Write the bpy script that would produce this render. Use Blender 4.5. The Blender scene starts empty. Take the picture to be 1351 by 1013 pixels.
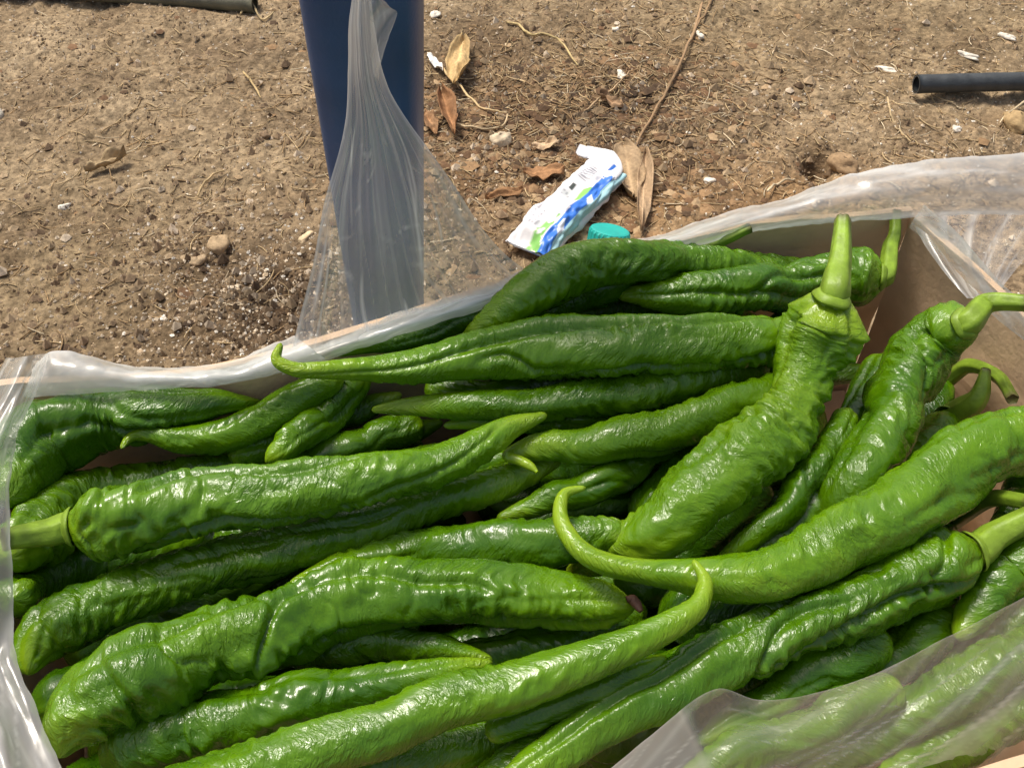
import bpy, math, random
import numpy as np
from mathutils import Vector, Matrix

random.seed(7)
rng = np.random.default_rng(11)
SC = bpy.context.scene
COL = SC.collection

# ------------------------------------------------------------------ camera, world, sun, exposure
W, H = 1351.0, 1013.0
HFOV, PITCH, DIST, ZC = 54.0, 48.0, 0.50, 0.15
FPX = W / 2 / math.tan(math.radians(HFOV / 2))
PR = math.radians(PITCH)
CAM = np.array([0.0, 0.0, ZC + DIST * math.sin(PR)])
FW = np.array([0, math.cos(PR), -math.sin(PR)])
UP = np.array([0, math.sin(PR), math.cos(PR)])
RT = np.array([1.0, 0, 0])

cd = bpy.data.cameras.new('camera')
cd.sensor_fit = 'HORIZONTAL'
cd.sensor_width = 36.0
cd.lens = 18.0 / math.tan(math.radians(HFOV / 2))
cd.clip_start = 0.01
cd.clip_end = 2000
cam = bpy.data.objects.new('camera', cd)
COL.objects.link(cam)
cam.location = CAM
cam.rotation_euler = (math.radians(90 - PITCH), 0, 0)
SC.camera = cam

SUN_EL, SUN_AZ = 64.0, -45.0        # azimuth from +Y (behind the box), negative = left
world = bpy.data.worlds.new('World')
SC.world = world
world.use_nodes = True
wn = world.node_tree.nodes
wl = world.node_tree.links
bg = wn.get('Background') or wn.new('ShaderNodeBackground')
sky = wn.new('ShaderNodeTexSky')
sky.sky_type = 'NISHITA'
sky.sun_disc = False
sky.sun_elevation = math.radians(SUN_EL)
sky.sun_rotation = math.radians(SUN_AZ)
sky.air_density = 1.2
sky.dust_density = 6.0
sky.ozone_density = 0.3
wl.new(sky.outputs[0], bg.inputs[0])
bg.inputs[1].default_value = 0.12

sl = bpy.data.lights.new('sun', 'SUN')
sl.energy = 2.9
sl.angle = math.radians(16)
sl.color = (1.0, 0.95, 0.86)
sun = bpy.data.objects.new('sun', sl)
COL.objects.link(sun)
el, az = math.radians(SUN_EL), math.radians(SUN_AZ)
sdir = Vector((math.sin(az) * math.cos(el), math.cos(az) * math.cos(el), math.sin(el)))
sun.rotation_euler = sdir.to_track_quat('Z', 'Y').to_euler()
sun.location = sdir * 3

SC.view_settings.view_transform = 'Standard'
SC.view_settings.look = 'None'
SC.view_settings.exposure = 0.25
SC.view_settings.gamma = 1.0
SC.view_settings.use_curve_mapping = False
SC.render.engine = 'CYCLES'
SC.cycles.use_denoising = True
SC.cycles.transparent_max_bounces = 24
SC.cycles.max_bounces = 10


# ------------------------------------------------------------------ helpers: picture point -> place
def ray(px, py):
    px = np.asarray(px, float); py = np.asarray(py, float)
    return FW + RT * ((px - W / 2) / FPX)[..., None] - UP * ((py - H / 2) / FPX)[..., None]

def U(px, py, z):                      # point at height z
    d = ray(px, py)
    return CAM + d * ((np.asarray(z, float) - CAM[2]) / d[..., 2])[..., None]

def UY(px, py, y):                     # point on the upright plane at depth y
    d = ray(px, py)
    return CAM + d * ((np.asarray(y, float) - CAM[1]) / d[..., 1])[..., None]

def depth(P):
    return (np.asarray(P) - CAM) @ FW

# ------------------------------------------------------------------ helpers: noise
def _hash(ix, iy, iz, seed):
    h = (ix.astype(np.int64) * 374761393 + iy.astype(np.int64) * 668265263 + iz.astype(np.int64) * 2147483647 + seed * 974711) & 0x7fffffff
    h = ((h ^ (h >> 13)) * 1274126177) & 0x7fffffff
    h = ((h ^ (h >> 11)) * 1103515245) & 0x7fffffff
    return ((h ^ (h >> 16)) & 0xffff) / 32767.5 - 1.0

def noise(x, y, z, seed=0):
    x, y, z = np.broadcast_arrays(np.asarray(x, float), np.asarray(y, float), np.asarray(z, float))
    ix, iy, iz = np.floor(x), np.floor(y), np.floor(z)
    fx, fy, fz = x - ix, y - iy, z - iz
    ux, uy, uz = (f * f * f * (f * (f * 6 - 15) + 10) for f in (fx, fy, fz))
    out = 0
    for dx in (0, 1):
        for dy in (0, 1):
            for dz in (0, 1):
                w = (ux if dx else 1 - ux) * (uy if dy else 1 - uy) * (uz if dz else 1 - uz)
                out = out + w * _hash(ix + dx, iy + dy, iz + dz, seed)
    return out

def fbm(x, y, z, seed=0, octv=3, gain=.5):
    a, s, o = 1.0, 0, 0
    for k in range(octv):
        o = o + a * noise(x * 2 ** k, y * 2 ** k, z * 2 ** k, seed + k * 17)
        s += a; a *= gain
    return o / s

def sstep(a, b, x):
    t = np.clip((x - a) / (b - a), 0, 1)
    return t * t * (3 - 2 * t)

def spline(P, n, power=1.0):
    """Catmull-Rom through rows of P (any columns), resampled evenly along the first two columns."""
    P = np.asarray(P, float)
    t = np.r_[0, np.cumsum(np.maximum(np.linalg.norm(np.diff(P[:, :2], axis=0), axis=1), 1e-9))]
    m = np.zeros_like(P)
    m[1:-1] = (P[2:] - P[:-2]) / (t[2:] - t[:-2])[:, None]
    m[0] = (P[1] - P[0]) / (t[1] - t[0]); m[-1] = (P[-1] - P[-2]) / (t[-1] - t[-2])
    s = np.linspace(0, t[-1], n)
    k = np.clip(np.searchsorted(t, s, side='right') - 1, 0, len(t) - 2)
    h = t[k + 1] - t[k]; u = ((s - t[k]) / h)[:, None]; h = h[:, None]
    return ((2 * u**3 - 3 * u**2 + 1) * P[k] + (u**3 - 2 * u**2 + u) * h * m[k] + (-2 * u**3 + 3 * u**2) * P[k + 1] + (u**3 - u**2) * h * m[k + 1])

# ------------------------------------------------------------------ helpers: objects
def mesh_obj(name, V, F, mat=None, parent=None, smooth=True, attrs=None):
    me = bpy.data.meshes.new(name)
    V = np.asarray(V, np.float64)
    if isinstance(F, np.ndarray) and F.ndim == 2:
        nf, k = F.shape
        me.vertices.add(len(V)); me.vertices.foreach_set('co', V.astype(np.float32).ravel())
        me.loops.add(nf * k); me.loops.foreach_set('vertex_index', F.astype(np.int32).ravel())
        me.polygons.add(nf)
        me.polygons.foreach_set('loop_start', np.arange(0, nf * k, k, dtype=np.int32))
        me.polygons.foreach_set('loop_total', np.full(nf, k, np.int32))
        me.update(calc_edges=True)
    else:
        me.from_pydata([tuple(v) for v in V], [], [tuple(int(i) for i in f) for f in F])
    me.validate()
    me.polygons.foreach_set('use_smooth', np.full(len(me.polygons), smooth, bool))
    if attrs:
        for k, a in attrs.items():
            a = np.asarray(a, np.float32)
            if a.ndim == 1:
                at = me.attributes.new(k, 'FLOAT', 'POINT'); at.data.foreach_set('value', a)
            else:
                if a.shape[1] == 3: a = np.c_[a, np.ones(len(a), np.float32)]
                at = me.attributes.new(k, 'FLOAT_COLOR', 'POINT'); at.data.foreach_set('color', a.ravel())
    if mat: me.materials.append(mat)
    o = bpy.data.objects.new(name, me)
    COL.objects.link(o)
    if parent:
        o.parent = parent
        o.matrix_parent_inverse = Matrix.Translation(-Vector(parent.location))
    return o

def empty(name, loc):
    o = bpy.data.objects.new(name, None)
    COL.objects.link(o); o.location = tuple(loc); o.empty_display_size = .02
    return o

def tag(o, label=None, cat=None, group=None, kind=None):
    if label: o['label'] = label
    if cat: o['category'] = cat
    if group: o['group'] = group
    if kind: o['kind'] = kind
    return o

def grid_faces(nu, nv, closed_v=False, closed_u=False):
    iu = np.arange(nu if closed_u else nu - 1); iv = np.arange(nv if closed_v else nv - 1)
    a, b = np.meshgrid(iu, iv, indexing='ij')
    a2 = (a + 1) % nu; b2 = (b + 1) % nv
    return np.stack([a * nv + b, a2 * nv + b, a2 * nv + b2, a * nv + b2], -1).reshape(-1, 4)

def frames(P, up=(0, 0, 1)):
    T = np.gradient(P, axis=0); T /= np.linalg.norm(T, axis=1)[:, None] + 1e-12
    N = np.zeros_like(P)
    n = np.asarray(up, float) - T[0] * np.dot(up, T[0])
    if np.linalg.norm(n) < 1e-3: n = np.array([1., 0, 0]) - T[0] * T[0][0]
    N[0] = n / np.linalg.norm(n)
    for i in range(1, len(P)):
        n = N[i - 1] - T[i] * np.dot(N[i - 1], T[i]); N[i] = n / np.linalg.norm(n)
    return T, N, np.cross(T, N)

def tube(P, R, m=12, rfun=None):
    P = np.asarray(P, float); R = np.broadcast_to(np.asarray(R, float), (len(P),))
    T, N, B = frames(P)
    th = np.linspace(0, 2 * np.pi, m, endpoint=False)
    rr = R[:, None] * np.ones(m)[None]
    if rfun is not None: rr = rr * rfun(np.linspace(0, 1, len(P))[:, None], th[None])
    V = P[:, None] + rr[..., None] * (np.cos(th)[None, :, None] * N[:, None] + np.sin(th)[None, :, None] * B[:, None])
    return V.reshape(-1, 3), grid_faces(len(P), m, closed_v=True)

def capped_tube(P, R, m=12, rfun=None):
    V, F = tube(P, R, m, rfun)
    n = len(P)
    V = np.vstack([V, P[0], P[-1]])
    F = [tuple(f) for f in F]
    a, b = n * m, n * m + 1
    for j in range(m):
        F.append((a, (j + 1) % m, j)); F.append((b, (n - 1) * m + j, (n - 1) * m + (j + 1) % m))
    return V, F

# ------------------------------------------------------------------ materials
def new_mat(name):
    m = bpy.data.materials.new(name); m.use_nodes = True
    nt = m.node_tree; nt.nodes.clear()
    out = nt.nodes.new('ShaderNodeOutputMaterial')
    return m, nt, out

def node(nt, typ, **kw):
    n = nt.nodes.new(typ)
    ins = kw.pop('ins', {})
    for k, v in kw.items(): setattr(n, k, v)
    for k, v in ins.items():
        if hasattr(v, 'node') and hasattr(v, 'is_linked'): nt.links.new(v, n.inputs[k])
        else: n.inputs[k].default_value = v
    return n

def ramp(nt, fac, stops, interp='LINEAR'):
    r = nt.nodes.new('ShaderNodeValToRGB'); r.color_ramp.interpolation = interp
    e = r.color_ramp.elements
    while len(e) < len(stops): e.new(.5)
    for k, (p, c) in enumerate(stops):
        e[k].position = p; e[k].color = (*c, 1) if len(c) == 3 else c
    nt.links.new(fac, r.inputs[0])
    return r

def simple_mat(name, col, rough=.6, noise_scale=60, var=.25, bump=.15, bump_scale=200, metallic=0, spec=.5):
    m, nt, out = new_mat(name)
    tc = node(nt, 'ShaderNodeTexCoord')
    n = node(nt, 'ShaderNodeTexNoise', ins={'Vector': tc.outputs['Object'], 'Scale': noise_scale, 'Detail': 5.0})
    c = np.array(col)
    r = ramp(nt, n.outputs[0], [(.3, tuple(c * (1 - var))), (.7, tuple(np.minimum(c * (1 + var), 1)))])
    n2 = node(nt, 'ShaderNodeTexNoise', ins={'Vector': tc.outputs['Object'], 'Scale': bump_scale, 'Detail': 4.0})
    b = node(nt, 'ShaderNodeBump', ins={'Height': n2.outputs[0], 'Strength': bump, 'Distance': .002})
    p = node(nt, 'ShaderNodeBsdfPrincipled', ins={'Base Color': r.outputs[0], 'Roughness': rough, 'Normal': b.outputs[0], 'Metallic': metallic, 'Specular IOR Level': spec})
    nt.links.new(p.outputs[0], out.inputs[0])
    return m

def attr_mat(name, attr='col', rough=.85, spec=.25, bump=.4, bump_scale=700, var=.25):
    m, nt, out = new_mat(name)
    a = node(nt, 'ShaderNodeAttribute', attribute_name=attr)
    tc = node(nt, 'ShaderNodeTexCoord')
    n = node(nt, 'ShaderNodeTexNoise', ins={'Vector': tc.outputs['Object'], 'Scale': 350.0, 'Detail': 4.0})
    r = ramp(nt, n.outputs[0], [(.25, (1 - var,) * 3), (.75, (1 + var,) * 3)])
    mx = node(nt, 'ShaderNodeMix', data_type='RGBA', blend_type='MULTIPLY', ins={0: 1.0})
    nt.links.new(a.outputs['Color'], mx.inputs[6]); nt.links.new(r.outputs[0], mx.inputs[7])
    n2 = node(nt, 'ShaderNodeTexNoise', ins={'Vector': tc.outputs['Object'], 'Scale': float(bump_scale), 'Detail': 3.0})
    b = node(nt, 'ShaderNodeBump', ins={'Height': n2.outputs[0], 'Strength': bump, 'Distance': .001})
    p = node(nt, 'ShaderNodeBsdfPrincipled', ins={'Base Color': mx.outputs[2], 'Roughness': rough, 'Normal': b.outputs[0], 'Specular IOR Level': spec})
    nt.links.new(p.outputs[0], out.inputs[0])
    return m

def pepper_mat():
    m, nt, out = new_mat('pepper_skin')
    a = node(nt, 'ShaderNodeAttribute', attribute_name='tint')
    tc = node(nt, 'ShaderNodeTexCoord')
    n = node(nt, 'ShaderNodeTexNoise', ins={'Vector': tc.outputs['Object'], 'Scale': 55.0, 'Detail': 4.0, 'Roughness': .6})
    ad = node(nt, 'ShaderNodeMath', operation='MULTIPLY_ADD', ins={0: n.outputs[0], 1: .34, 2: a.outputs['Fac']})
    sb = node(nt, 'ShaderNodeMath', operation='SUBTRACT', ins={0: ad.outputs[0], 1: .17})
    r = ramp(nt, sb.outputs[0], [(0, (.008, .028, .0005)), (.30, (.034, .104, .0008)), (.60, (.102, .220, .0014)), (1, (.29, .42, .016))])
    n2 = node(nt, 'ShaderNodeTexNoise', ins={'Vector': tc.outputs['Object'], 'Scale': 300.0, 'Detail': 4.0})
    b = node(nt, 'ShaderNodeBump', ins={'Height': n2.outputs[0], 'Strength': .18, 'Distance': .001})
    ca = node(nt, 'ShaderNodeAttribute', attribute_name='crk')
    nm = node(nt, 'ShaderNodeTexNoise', ins={'Vector': tc.outputs['Object'], 'Scale': 34.0, 'Detail': 2.0})
    ms = node(nt, 'ShaderNodeMapRange', ins={0: nm.outputs[0], 1: .38, 2: .62, 3: .28, 4: 1.0})
    nc_ = node(nt, 'ShaderNodeTexNoise', ins={'Vector': ca.outputs['Vector'], 'Scale': 1.0, 'Detail': 3.0, 'Roughness': .55, 'Distortion': .6})
    b = node(nt, 'ShaderNodeBump', ins={'Height': nc_.outputs[0], 'Strength': ms.outputs[0], 'Distance': .0014, 'Normal': b.outputs[0]})
    n3 = node(nt, 'ShaderNodeTexNoise', ins={'Vector': tc.outputs['Object'], 'Scale': 130.0, 'Detail': 3.0})
    rr = node(nt, 'ShaderNodeMapRange', ins={0: n3.outputs[0], 1: .3, 2: .7, 3: .15, 4: .30})
    p = node(nt, 'ShaderNodeBsdfPrincipled', ins={'Base Color': r.outputs[0], 'Roughness': rr.outputs[0], 'Normal': b.outputs[0],
             'Specular IOR Level': .5, 'Subsurface Weight': .12, 'Subsurface Radius': (.5, 1.0, .15), 'Subsurface Scale': .004})
    nt.links.new(p.outputs[0], out.inputs[0])
    return m

def film_mat():
    m, nt, out = new_mat('polythene_film')
    milk = node(nt, 'ShaderNodeAttribute', attribute_name='milk')
    tc = node(nt, 'ShaderNodeTexCoord')
    uv = node(nt, 'ShaderNodeAttribute', attribute_name='fold')
    n = node(nt, 'ShaderNodeTexNoise', ins={'Vector': tc.outputs['Object'], 'Scale': 38.0, 'Detail': 5.0})
    lw = node(nt, 'ShaderNodeLayerWeight', ins={'Blend': .5})
    f1 = node(nt, 'ShaderNodeMath', operation='MULTIPLY_ADD', ins={0: lw.outputs['Facing'], 1: .10, 2: milk.outputs['Fac']})
    f2 = node(nt, 'ShaderNodeMath', operation='MULTIPLY_ADD', ins={0: n.outputs[0], 1: .06, 2: f1.outputs[0]})
    f3 = node(nt, 'ShaderNodeMath', operation='ADD', ins={0: f2.outputs[0], 1: uv.outputs['Fac']}, use_clamp=True)
    f4 = node(nt, 'ShaderNodeMath', operation='MINIMUM', ins={0: f3.outputs[0], 1: .93})
    n2 = node(nt, 'ShaderNodeTexNoise', ins={'Vector': tc.outputs['Object'], 'Scale': 160.0, 'Detail': 3.0})
    b = node(nt, 'ShaderNodeBump', ins={'Height': n2.outputs[0], 'Strength': .25, 'Distance': .001})
    df = node(nt, 'ShaderNodeBsdfDiffuse', ins={'Color': (.86, .87, .85, 1)})
    tl = node(nt, 'ShaderNodeBsdfTranslucent', ins={'Color': (.84, .85, .83, 1)})
    dm = node(nt, 'ShaderNodeMixShader', ins={0: .5, 1: df.outputs[0], 2: tl.outputs[0]})
    gl = node(nt, 'ShaderNodeBsdfGlossy', ins={'Color': (1, 1, 1, 1), 'Roughness': .26, 'Normal': b.outputs[0]})
    pw = node(nt, 'ShaderNodeMath', operation='POWER', ins={0: lw.outputs['Facing'], 1: 3.0})
    fr = node(nt, 'ShaderNodeMath', operation='MULTIPLY_ADD', ins={0: pw.outputs[0], 1: .30, 2: .06})
    tr = node(nt, 'ShaderNodeBsdfTransparent', ins={'Color': (.97, .975, .965, 1)})
    m1 = node(nt, 'ShaderNodeMixShader', ins={0: f4.outputs[0], 1: tr.outputs[0], 2: dm.outputs[0]})
    m2 = node(nt, 'ShaderNodeMixShader', ins={0: fr.outputs[0], 1: m1.outputs[0], 2: gl.outputs[0]})
    nt.links.new(m2.outputs[0], out.inputs[0])
    return m

def soil_mat():
    m, nt, out = new_mat('dry_soil')
    tc = node(nt, 'ShaderNodeTexCoord')
    z = node(nt, 'ShaderNodeAttribute', attribute_name='zone')
    o = tc.outputs['Object']
    n1 = node(nt, 'ShaderNodeTexNoise', ins={'Vector': o, 'Scale': 9.0, 'Detail': 6.0, 'Roughness': .6})
    n2 = node(nt, 'ShaderNodeTexNoise', ins={'Vector': o, 'Scale': 150.0, 'Detail': 6.0, 'Roughness': .7})
    v = node(nt, 'ShaderNodeTexVoronoi', ins={'Vector': o, 'Scale': 210.0})
    c1 = ramp(nt, n1.outputs[0], [(.30, (.160, .112, .066)), (.52, (.275, .203, .122)), (.75, (.37, .285, .18))])
    c2 = ramp(nt, n2.outputs[0], [(.28, (.38, .36, .33)), (.5, (.95, .95, .95)), (.72, (1.5, 1.5, 1.5))])
    c3 = ramp(nt, v.outputs['Color'], [(.0, (.62, .60, .58)), (.5, (1, 1, 1)), (1, (1.35, 1.33, 1.3))])
    mx = node(nt, 'ShaderNodeMix', data_type='RGBA', blend_type='MULTIPLY', ins={0: 1.0})
    nt.links.new(c1.outputs[0], mx.inputs[6]); nt.links.new(c2.outputs[0], mx.inputs[7])
    mx2 = node(nt, 'ShaderNodeMix', data_type='RGBA', blend_type='MULTIPLY', ins={0: .8})
    nt.links.new(mx.outputs[2], mx2.inputs[6]); nt.links.new(c3.outputs[0], mx2.inputs[7])
    mx3 = node(nt, 'ShaderNodeMix', data_type='RGBA', blend_type='MULTIPLY', ins={0: 1.0})
    nt.links.new(mx2.outputs[2], mx3.inputs[6]); nt.links.new(z.outputs['Color'], mx3.inputs[7])
    b = node(nt, 'ShaderNodeBump', ins={'Height': n2.outputs[0], 'Strength': .8, 'Distance': .003})
    b2 = node(nt, 'ShaderNodeBump', ins={'Height': v.outputs['Distance'], 'Strength': .5, 'Distance': .002, 'Normal': b.outputs[0]}, invert=True)
    p = node(nt, 'ShaderNodeBsdfPrincipled', ins={'Base Color': mx3.outputs[2], 'Roughness': .95, 'Specular IOR Level': .15, 'Normal': b2.outputs[0]})
    nt.links.new(p.outputs[0], out.inputs[0])
    return m

M_PEP = pepper_mat()
M_FILM = film_mat()
M_SOIL = soil_mat()
M_ATTR = attr_mat('bits')
M_STEM = attr_mat('pepper_stem', rough=.45, spec=.4, bump=.25, bump_scale=500, var=.12)
M_PRINT = attr_mat('printed_film', rough=.35, spec=.5, bump=.05, var=.03)
M_CARD = simple_mat('cardboard', (.66, .46, .29), .8, 40, .10, .2, 300, spec=.2)
M_NAVY = simple_mat('navy_plastic', (.019, .064, .175), .42, 25, .18, .12, 500)
M_TEAL = simple_mat('teal_plastic', (.02, .42, .36), .4, 80, .12, .05)
M_HOSE = simple_mat('black_hose', (.045, .05, .052), .5, 90, .3, .2, 400)
M_OLIVE = simple_mat('olive_hose', (.14, .135, .09), .6, 60, .25, .2, 300)

# ------------------------------------------------------------------ ground
def gauss(x, y, c, sx, sy=None):
    sy = sy or sx
    return np.exp(-((x - c[0]) / sx) ** 2 - ((y - c[1]) / sy) ** 2)

G = lambda px, py, z=0.0: U(px, py, z)
HOLE = G(1076, 215)
def gh(x, y):
    x = np.asarray(x, float); y = np.asarray(y, float)
    h = .006 * noise(x * 6, y * 6, .3, 5) +   .0085 * fbm(x * 26, y * 26, 1.7, 9, 3)
    h = h + .0022 * fbm(x * 110, y * 110, 4.1, 21, 2)
    h = h - .026 * gauss(x, y, HOLE, .014, .016)
    return h

def axis(lo, hi, step, far):
    core = np.arange(lo, hi + 1e-9, step)
    g = step * np.cumsum(1.35 ** np.arange(1, 60)); g = np.append(g[g < far], far)
    return np.r_[lo - g[::-1], core, hi + g]
gx = axis(-.62, .62, .0022, 300.0); gy = axis(.30, 1.12, .0024, 300.0)
X, Y = np.meshgrid(gx, gy, indexing='ij')
far = np.maximum(np.abs(X) - .62, np.maximum(Y - 1.12, .30 - Y))
Z = gh(X, Y) * np.clip(1 - far / .5, 0, 1)
inb = (np.abs(X) < .30) & (Y < .48) & (Y > .05)
zone = np.ones(X.shape + (3,))
def addzone(c, sx, sy, col, amt):
    global zone
    w = np.clip(gauss(X, Y, c, sx, sy) * (1 + .8 * fbm(X * 25, Y * 25, .5, 3, 3)), 0, 1) * amt
    zone = zone * (1 - w[..., None]) + np.array(col) * w[..., None]
addzone(G(330, 410), .11, .09, (.33, .28, .26), 1.0)
addzone(G(70, 390), .12, .14, (.84, .84, .80), .9)
addzone(G(560, 180), .06, .10, (.6, .48, .38), .8)
addzone(G(1150, 30), .3, .08, (.88, .90, .86), .8)
addzone(G(690, 170), .11, .12, (.52, .41, .33), .9)
addzone(G(830, 120), .09, .10, (.52, .45, .38), .85)
addzone(G(960, 260), .16, .06, (.98, .80, .62), .8)
addzone(G(1060, 60), .20, .10, (.95, .92, .86), .6)
addzone(HOLE, .014, .015, (.30, .22, .18), 1.0)  # paints the hole's depth shade into the soil colour
addzone(G(1290, 160), .10, .03, (.9, .85, .8), .6)
ground = mesh_obj('ground', np.stack([X, Y, Z], -1).reshape(-1, 3), grid_faces(len(gx), len(gy)), M_SOIL, attrs={'zone': zone.reshape(-1, 3)})
tag(ground, kind='structure')

# ------------------------------------------------------------------ cardboard box
ZR = 0.160
back_px = [(-15, 512), (40, 505), (110, 500), (200, 496), (300, 486), (390, 463), (500, 430), (600, 398), (700, 367), (800, 340), (900, 315), (1000, 294), (1100, 285), (1205, 280)]
back = spline(U(*np.array(back_px, float).T, ZR), 70)
cR, cL = back[-1], back[0]
e2 = np.array([.267, -.964, 0])
nearR = cR + e2 * .292 + np.array([.012, 0, 0]); nearL = cL + e2 * .262 + np.array([.008, 0, 0])
right = np.array([cR + (nearR - cR) * t + np.array([.006, .002, 0]) * math.sin(math.pi * t) for t in np.linspace(0, 1, 24)])
near = np.array([nearR + (nearL - nearR) * t + np.array([0, -.006, 0]) * math.sin(math.pi * t) for t in np.linspace(0, 1, 40)])
left = np.array([nearL + (cL - nearL) * t + np.array([-.006, 0, 0]) * math.sin(math.pi * t) for t in np.linspace(0, 1, 24)])
box = empty('cardboard_box', ((cL + nearR) / 2 * [1, 1, 0]))
tag(box, 'brown cardboard box lined with clear plastic and heaped with green peppers', 'box')
TH = .004
def wall(name, R, seed, z0=.002, z1=ZR):
    n = len(R); nz = 14
    T = np.gradient(R, axis=0); T /= np.linalg.norm(T, axis=1)[:, None]
    Nn = np.stack([-T[:, 1], T[:, 0], 0 * T[:, 0]], 1)      # outward: loop runs clockwise seen from above
    V = []
    zs = np.linspace(z0, z1, nz)
    s = np.arange(n)
    for side in (0, TH):
        for z in zs:
            wob = .0018 * noise(s * .13, z * 30, seed, seed)
            P = R + Nn * (side + wob)[:, None] if np.ndim(wob) else R
            P = P.copy(); P[:, 2] = z + (0.0008 * noise(s * .5, 0, seed, 3) if z == zs[-1] else 0)
            V.append(P)
    V = np.array(V)                                          # (2*nz, n, 3)
    loop = np.concatenate([V[:nz], V[nz:][::-1]])            # inner bottom..top, outer top..bottom
    L = loop.shape[0]
    F = [tuple(f) for f in grid_faces(L, n, closed_u=True)]
    F.append(tuple(k * n for k in range(L))); F.append(tuple(k * n + n - 1 for k in range(L))[::-1])
    return mesh_obj(name, loop.reshape(-1, 3), F, M_CARD, box, smooth=False)
wall('side_panel', back, 1); wall('side_panel', np.vstack([cR * .96 + right[1] * .04, right[1:]]), 2); wall('side_panel', near[1:], 3); wall('side_panel', left[1:-1], 4)
bl = np.vstack([back[:-1], right[:-1], near[:-1], left[:-1]])
bc = bl.mean(0)
inner = bc + (bl - bc) * .985
V = np.vstack([np.c_[inner[:, :2], np.full(len(bl), .0055)], np.c_[inner[:, :2], np.full(len(bl), .0095)]])
n = len(bl)
F = [tuple(range(n)), tuple(range(2 * n - 1, n - 1, -1))] + [(k, (k + 1) % n, n + (k + 1) % n, n + k) for k in range(n)]
mesh_obj('bottom_panel', V, F, M_CARD, box, smooth=False)
# near flap folded outwards
fl = []
for t in np.linspace(0, 1, 20):
    p = nearR + (nearL - nearR) * (.03 + .94 * t); fl.append(p)
fl = np.array(fl); od = np.array([.25, -.93, 0])
V = []
for k, (o_, dz) in enumerate(((.007, -.003), (.03, -.012), (.06, -.03), (.075, -.042))):
    V.append(fl + od * o_ + [0, 0, dz])
V = np.array(V); V2 = V[::-1] + [0, 0, -TH]
LL = np.concatenate([V, V2]); F = [tuple(f) for f in grid_faces(8, 20, closed_u=True)]
F.append(tuple(k * 20 for k in range(8))); F.append(tuple(k * 20 + 19 for k in range(8))[::-1])
mesh_obj('flap', LL.reshape(-1, 3), F, M_CARD, box, smooth=False)

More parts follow.
